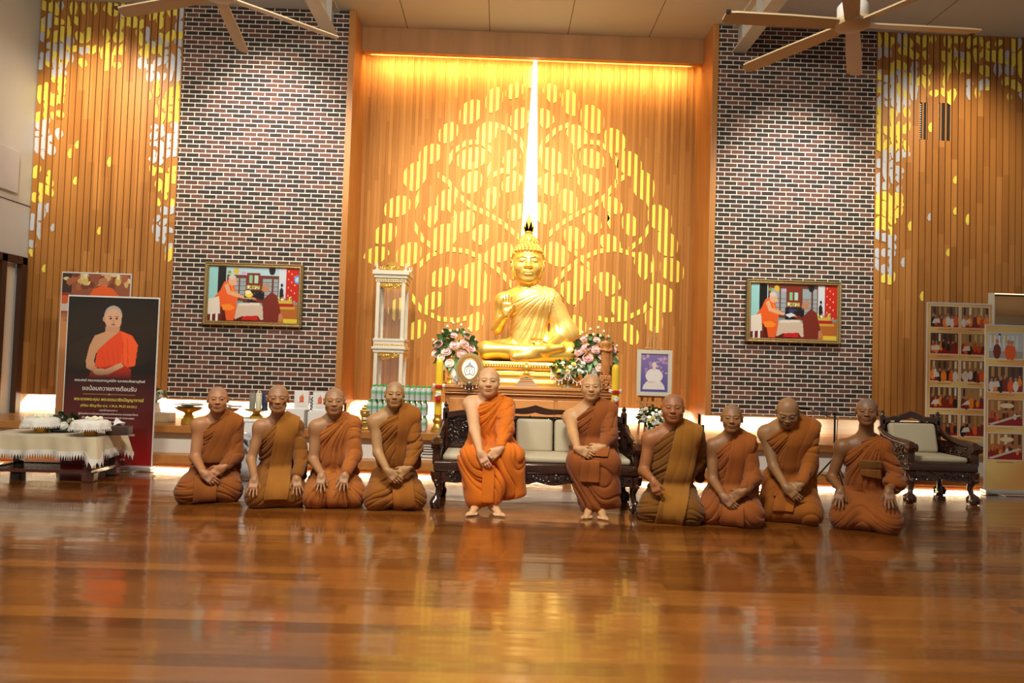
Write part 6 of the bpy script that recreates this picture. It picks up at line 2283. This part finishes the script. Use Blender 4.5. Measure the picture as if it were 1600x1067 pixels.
# ------------------------------------------------------------------ things on the platform, left of the altar
def gold_pedestal(p, r, h, label):
    t = thing('pedestal_tray', label, 'tray', p)
    s = r / .15
    MB().lathe([(.072 * s, 0), (.078 * s, .008), (.074 * s, h * .30), (.066 * s, h * .34), (.050 * s, h * .42), (.060 * s, h * .48), (.044 * s, h * .54), (.040 * s, h * .66), (.055 * s, h * .72), (.12 * s, h * .86), (r, h), (r - .006, h), (.10 * s, h * .9), (.01, h * .88)], n=36).build('pedestal', M_GOLD, t, True)
    return t
M_PAPER = mat('paper', (.80, .78, .72), .7)
def booklets(p, n, label0, seed, spread=.09):
    r_ = random.Random(seed)
    cols = [(.78, .76, .70), (.60, .50, .38), (.72, .66, .66), (.46, .44, .36), (.80, .74, .62)]
    for k in range(n):
        t = thing('booklet', label0, 'booklet', (p[0] + r_.uniform(-spread, spread), p[1] + r_.uniform(-.04, .04), p[2] + .002 + k * .0085), r_.uniform(-.6, .6), 'booklets, ' + label0[24:])
        MB().b2(-.075, .075, -.105, .105, .0, .007).build('cover', mat('booklet_cover', cols[(k + seed) % 5], .45), t)
        MB().b2(-.05, .05, -.06, .04, .0072, .0078).build('cover_print', mat('cover_ink', (cols[(k + seed + 2) % 5][0] * .7, .25, .14), .5), t)
q = at(294, 666, Y=7.62)
gold_pedestal((q.x, 7.62, DZ), .145, .185, 'gold pedestal tray of booklets standing alone behind the leftmost monk')
booklets((q.x + .02, 7.62, DZ + .187), 5, 'booklet lying loose on the gold tray left of the leftmost monk', 1)
q = at(349, 668, Y=7.75)
gold_pedestal((q.x, 7.80, DZ), .145, .17, 'gold pedestal tray of booklets mostly hidden by the leftmost monk')
booklets((q.x, 7.80, DZ + .172), 5, 'booklet lying loose on the gold tray hidden behind the leftmost monk', 4, .11)
q = at(257, 655, Y=7.85)
t = thing('carton', 'small beige gift box on the platform beside the red banner', 'box', (q.x, 7.85, DZ), -.1)
MB().rbox((0, 0, .05), (.19, .13, .10), .004).build('box_body', mat('beige_card', (.66, .54, .38), .6), t)
MB().b2(-.04, .05, -.0665, -.0655, .03, .08).build('box_print', mat('gold_ink', (.72, .58, .32), .4), t)

# white-clothed stand with a silver satin swag
q = at(391, 700, Y=7.0)
t = thing('draped_stand', 'small square stand under white cloth tied with silver satin', 'stand', (q.x + .03, 7.02, 0))
m = MB()
m.rbox((0, 0, .555), (.34, .30, .03), .01)
m.b2(-.165, .165, -.145, .145, .44, .55)
m.build('white_cloth_top', mat('white_cotton', (.80, .79, .76), .8), t, True)
N = 72
vs, fs = [], []
for j, (z, k) in enumerate(((.45, 1.02), (.40, 1.0), (.32, .80), (.265, .66), (.22, .78), (.12, .96), (.0, 1.08))):
    for i in range(N):
        a = 2 * PI * i / N
        c_, s2 = math.cos(a), math.sin(a)
        w_ = 1 + .05 * math.sin(a * 13 + j * .4) * (1 if j else .4)
        vs.append((.165 * k * w_ * math.copysign(abs(c_) ** .6, c_), .145 * k * w_ * math.copysign(abs(s2) ** .6, s2), z))
for j in range(6):
    for i in range(N):
        i2 = (i + 1) % N
        fs.append((j * N + i, j * N + i2, (j + 1) * N + i2, (j + 1) * N + i))
m = MB().add(vs, fs)
M_SILV = noisy(mat('silver_satin', rough=.25, metal=.35), (.46, .48, .50), (.66, .67, .69), 9)
solid(m.build('silver_skirt', M_SILV, t, True), .004)
m = MB()
for s in (-1, 1):
    m.tube([(0, -.12, .265), (s * .04, -.145, .30), (s * .085, -.15, .35), (s * .06, -.15, .40), (s * .01, -.14, .37), (0, -.12, .28)], [.012, .022, .026, .024, .018, .01], 9)
m.sphere((0, -.13, .268), .026, 10, 8)
m.build('satin_bow', M_SILV, t, True)
# insulated bottles on a gold tray
q2_ = (t.location.x + .01, 7.02, .57)
gp = gold_pedestal(q2_, .125, .09, 'low gold pedestal tray holding three tall tumblers on the draped stand')
for k, (dx, c, lb) in enumerate(((-.045, (.26, .25, .20), 'tall olive-grey tumbler, leftmost of three on the gold tray'), (.018, (.72, .68, .50), 'tall cream tumbler between the grey and navy ones'), (.065, (.03, .05, .11), 'tall navy tumbler half hidden behind the cream one'))):
    tt = thing('tumbler', lb, 'tumbler', (q2_[0] + dx, 7.02 + (.045 if k == 2 else 0), .57 + .0815))
    MB().lathe([(.026, 0), (.029, .006), (.030, .15), (.028, .155), (.005, .157)], n=20).build('body', mat('tumbler_coat', c, .35), tt, True)
    MB().lathe([(.029, .152), (.030, .156), (.029, .172), (.02, .176), (.002, .176)], n=20).build('lid', mat('lid_plastic', tuple(min(1, v * 1.15) for v in c), .3), tt, True)
    MB().tube([(-.018, 0, .172), (-.016, 0, .19), (0, 0, .197), (.016, 0, .19), (.018, 0, .172)], .004, 7).build('handle', mat('handle_plastic', c, .4), tt, True)
# loop of cable on the floor
q = at(388, 746, Z=.006)
m = MB()
m.tube([(.11 * math.cos(a), .16 * math.sin(a), .006 + .003 * math.sin(3 * a)) for a in [2 * PI * i / 40 for i in range(40)]], .006, 6, closed=True)
tag(m.build('cable_loop', mat('black_rubber', (.012, .012, .012), .5), smooth=True, loc=(q.x, q.y, 0)), 'loop of black cable on the floor behind the two leftmost monks', 'cable')

# white cartons and picture boxes behind the monks
q = at(462, 668, Y=7.72)
for k, (dx, w_, z0, z1, lb) in enumerate(((-.03, .30, 0, .19, 'plain white carton on the platform, left one behind the elderly monk'), (.30, .28, 0, .18, 'plain white carton on the platform, right one below the picture boxes'))):
    t = thing('white_carton', lb, 'box', (q.x + dx, 7.72, DZ))
    MB().rbox((0, 0, (z0 + z1) / 2), (w_, .24, z1 - z0), .004).build('carton_body', mat('white_card', (.80, .79, .76), .6), t)
    MB().b2(-w_ / 2 + .001, w_ / 2 - .001, -.012, .012, z1, z1 + .0012).build('tape', mat('clear_tape', (.74, .70, .60), .2), t)
def picture_box(px, py, zb, label, ang):
    q = at(px, py, Y=7.66)
    t = thing('picture_box', label, 'box', (q.x, 7.66, zb), ang)
    MB().rbox((0, 0, .105), (.155, .05, .21), .004).build('box_body', mat('white_gift_card', (.82, .81, .78), .5), t)
    P = Paint(36, 50, c8(238, 236, 232))
    P.ell(.52, .42, .16, .20, c8(222, 110, 80)).ell(.55, .22, .06, .06, c8(214, 160, 130)).poly([(.3, .62), (.5, .4), (.7, .62), (.6, .68)], c8(206, 90, 60)).rect(.2, .78, .85, .80, c8(170, 168, 170)).rect(.3, .84, .75, .855, c8(190, 188, 190)).ell(.5, .64, .32, .05, c8(236, 214, 196))
    P.ell(.5, .42, .10, .10, c8(228, 124, 84))
    P.mesh('printed_front', .15, .20, t, (0, -.0255, .105))
    return t
picture_box(471, 640, DZ + .192, 'white box printed with an orange-robed monk, right behind the elderly monk', .12)
picture_box(500, 645, DZ + .182, 'white box printed with an orange-robed monk, half behind the spread-fingered monk', -.08)
q = at(486, 648, Y=7.70)
m = MB()
for k in range(8):
    m.b2(-.012 + .012 * (k % 2), .0 + .012 * (k % 2), -.002, .002, .01 + k * .018, .028 + k * .018)
cc = thing('checkered_bag', 'narrow black and white checkered bag between the two picture boxes', 'bag', (q.x, 7.74, DZ + .182))
m.build('black_checks', mat('black_check', (.02, .02, .02), .5), cc, loc=(0, -.032, 0))
MB().rbox((0, 0, .085), (.05, .06, .17), .006).build('bag_body', mat('white_bag', (.8, .8, .8), .5), cc)
q = at(570, 660, Y=7.62)
t = thing('gold_offering_stand', 'small square gold ornamented stand left of the bottled water', 'stand', (q.x, 7.64, DZ))
m = MB()
for hw_, z0, z1 in ((.055, 0, .02), (.045, .02, .07), (.05, .07, .085), (.035, .085, .15), (.045, .15, .165), (.05, .165, .20), (.055, .20, .215), (.035, .215, .245), (.02, .245, .27)):
    m.b2(-hw_, hw_, -hw_, hw_, z0, z1)
st_ = m.build('stepped_body', M_GOLD, t, bevel=.003)
m = MB()
for z in (.12, .185):
    m.sphere((0, -.045, z), .018, 10, 6, s=(1.3, .4, 1))
m.build('ornament', mat('pale_gold_inlay', (.85, .75, .45), .4), t, True)

# ------------------------------------------------------------------ bottled water
def bottle():
    t = thing('water_bottle', 'small green-capped water bottle in the stacked packs left of the altar', 'bottle', (0, 0, 0), 0, 'stacked water bottles')
    MB().lathe([(.022, 0), (.029, .004), (.030, .02), (.028, .03), (.030, .045), (.030, .10), (.028, .115), (.018, .136), (.012, .143), (.012, .148)], n=12).build('body', mat('clear_plastic', (.72, .80, .76), .12, spec=.6, alpha=.75), t, True)
    MB().lathe([(.0305, .066), (.0308, .068), (.0308, .096), (.0305, .098)], n=12).build('label', mat('green_label', (.20, .52, .28), .4), t, True)
    MB().lathe([(.014, .142), (.0145, .144), (.0145, .160), (.013, .162), (.002, .162)], n=10).build('cap', mat('green_cap', (.06, .50, .12), .35), t, True)
    return t
TIERS = ('bottom', 'middle', 'top')
x0 = at(583, 640, Y=7.62).x
x1 = at(669, 640, Y=7.62).x
bt0 = bottle()
first = True
for tier in range(3):
    for row in range(3):
        for c in range(11):
            lx = x0 + (x1 - x0) * c / 10 - (.045 if tier < 2 else 0)
            p = (lx, 7.62 + row * .066, DZ + .002 + tier * .1655)
            if first:
                b_ = bt0
                bt0.location = p
                first = False
            else:
                b_ = dup(bt0, p)
            b_['label'] = 'green-capped water bottle in the %s tier, %s row, of the stack left of the altar' % (TIERS[tier], ('front', 'middle', 'back')[row])
            b_['group'] = 'stacked water bottles, %s tier, %s row' % (TIERS[tier], ('front', 'middle', 'back')[row])

# ------------------------------------------------------------------ microphone stand
M_BLK = mat('black_metal', (.015, .015, .017), .35, metal=.3)
q = at(1302.5, 767, Z=0)
t = thing('microphone_stand', 'black tripod microphone stand with a long boom, between the two rightmost monks', 'microphone stand', (q.x, q.y, 0))
mz = at(1301.5, 645, Y=q.y).z
MB().tube([(0, 0, .03), (0, 0, mz)], [.013, .009], 10).build('pole', M_BLK, t, True)
for a in (2.9, .75, -1.35):
    m = MB()
    m.tube([(0, 0, .34), (.26 * math.cos(a), .26 * math.sin(a), .012)], .009, 8)
    m.tube([(0, 0, .12), (.14 * math.cos(a), .14 * math.sin(a), .165)], .005, 6)
    m.sphere((.26 * math.cos(a), .26 * math.sin(a), .014), .014, 8, 6)
    m.build('leg', M_BLK, t, True)
m = MB()
m.lathe([(.018, -.03), (.020, 0), (.016, .03)], (0, 0, .36), 12)
m.tube([(-.03, 0, mz), (.03, 0, mz)], .016, 10)
m.build('clutch', M_BLK, t, True)
bl0, bl1 = at(1249, 638, Y=q.y), at(1335, 648, Y=q.y)
MB().tube([(bl0.x - q.x, -.02, bl0.z), (bl1.x - q.x, -.02, bl1.z)], .006, 8).build('boom', mat('satin_steel', (.35, .34, .36), .3, metal=.6), t, True)
m = MB()
m.tube([(bl0.x - q.x - .07, -.02, bl0.z + .006), (bl0.x - q.x + .10, -.02, bl0.z - .002)], [.020, .012], 12)
m.build('microphone', M_BLK, t, True)
m = MB()
m.tube([(bl0.x - q.x + .10, -.02, bl0.z - .01), (-.1, -.03, mz - .03), (.02, -.02, mz - .06), (.015, -.016, mz - .3), (.016, -.016, .3), (.03, -.03, .05)], .004, 6)
m.build('cable', M_BLK, t, True)

# ------------------------------------------------------------------ air grilles
def grille(x0, x1, z0, z1, y, label, n, horizontal=True, m_=M_WHITE):
    t = thing('air_grille', label, 'air grille', ((x0 + x1) / 2, y, (z0 + z1) / 2))
    w_, h_ = (x1 - x0) / 2, (z1 - z0) / 2
    m = MB()
    for a, b, c, d in ((-w_, w_, -h_, -h_ + .012), (-w_, w_, h_ - .012, h_), (-w_, -w_ + .012, -h_, h_), (w_ - .012, w_, -h_, h_)):
        m.b2(a, b, -.012, 0, c, d)
    m.build('frame', m_, t)
    MB().b2(-w_ + .01, w_ - .01, -.004, -.001, -h_ + .01, h_ - .01).build('dark_opening', mat('grille_shadow', (.012, .012, .012), .8), t)
    for k in range(n):
        z = -h_ + 2 * h_ * (k + .5) / n
        MB().box((0, -.008, z), (2 * w_ - .02, .010, h_ / n * .9), Matrix.Rotation(.5, 3, 'X')).build('louvre', m_, t)
    return t
a, b = at(657, 717, Y=7.5), at(681, 735, Y=7.5)
grille(a.x, b.x, .165, .300, 7.518, 'small white louvred air grille in the platform riser left of the bench', 5)
for k, (hx0, hx1, hz0, hz1) in enumerate(vent_holes):
    t = thing('wall_vent', ('tall dark slotted vent in the right slatted wall, left one of the pair', 'tall dark slotted vent in the right slatted wall, right one of the pair')[k], 'air vent', ((hx0 + hx1) / 2, YB + .012, (hz0 + hz1) / 2))
    w_, h_ = (hx1 - hx0) / 2 + .015, (hz1 - hz0) / 2
    MB().b2(-w_, w_, -.004, .008, -h_, h_).build('dark_opening', mat('vent_shadow', (.012, .010, .010), .8), t)
    m = MB()
    for i in range(16):
        m.b2(-w_ + .004, -w_ + .045, -.008, -.003, -h_ + .012 + i * 2 * h_ / 16.5, -h_ + .022 + i * 2 * h_ / 16.5)
    m.build('fins', M_ALU, t)
    m = MB()
    for i in range(2 + k):
        x = -w_ + .055 + i * (2 * w_ - .06) / (2 + k)
        m.b2(x, x + .018, -.012, 0, -h_, h_)
    m.build('slat', M_TRIM, t)

# ------------------------------------------------------------------ ceiling fans
M_FAN = mat('tan_blade', (.52, .40, .23), .4)
def fan(px, py, Yf, R_, ang0, label, dirs=None):
    q = at(px, py, Y=Yf)
    t = thing('ceiling_fan', label, 'ceiling fan', (q.x, Yf, q.z))
    MB().lathe([(.02, .16), (.085, .155), (.105, .13), (.105, .05), (.09, .03), (.02, .03)], n=32).build('motor_housing', mat('white_housing', (.72, .70, .66), .4), t, True)
    MB().lathe([(.001, -.035), (.06, -.032), (.115, -.018), (.125, 0), (.12, .025), (.02, .03)], n=32).build('hub_cover', M_FAN, t, True)
    MB().lathe([(.017, .15), (.017, ZC - q.z - .08), (.06, ZC - q.z - .07), (.075, ZC - q.z)], n=16).build('down_rod', mat('rod_white', (.66, .64, .58), .4), t, True)
    for k in range(6):
        a = ang0 + k * PI / 3
        m = MB()
        c_, s2 = math.cos(a), math.sin(a)
        vs = []
        for r_, w_ in ((.09, .045), (.16, .05), (R_ * .5, .058), (R_ * .92, .058), (R_ * .985, .05), (R_, .03)):
            for sgn in (-1, 1):
                for zz in (-.006, .006):
                    u = sgn * w_
                    vs.append((r_ * c_ - u * s2, r_ * s2 + u * c_, zz + sgn * w_ * .22))
        fs = []
        for i in range(5):
            o = i * 4
            fs += [(o, o + 4, o + 6, o + 2), (o + 1, o + 3, o + 7, o + 5), (o, o + 1, o + 5, o + 4), (o + 2, o + 6, o + 7, o + 3)]
        fs += [(0, 2, 3, 1), (20, 21, 23, 22)]
        m.add(vs, fs)
        b = m.build('blade', M_FAN, t)
        m = MB()
        r_ = R_ * .985
        m.box((r_ * c_ - .05 * s2, r_ * s2 + .05 * c_, .012), (.03, .03, .02))
        m.build('blade_tip', M_BLK, b)
    return t
fan(1332, 38, 4.9, .95, math.radians(2), 'six-bladed tan ceiling fan in front of the right brick wall')
fan(341, -8, 5.5, 1.04, math.radians(40), 'six-bladed tan ceiling fan at the top left, hub cut by the frame')

# spectacles of the bowing monk
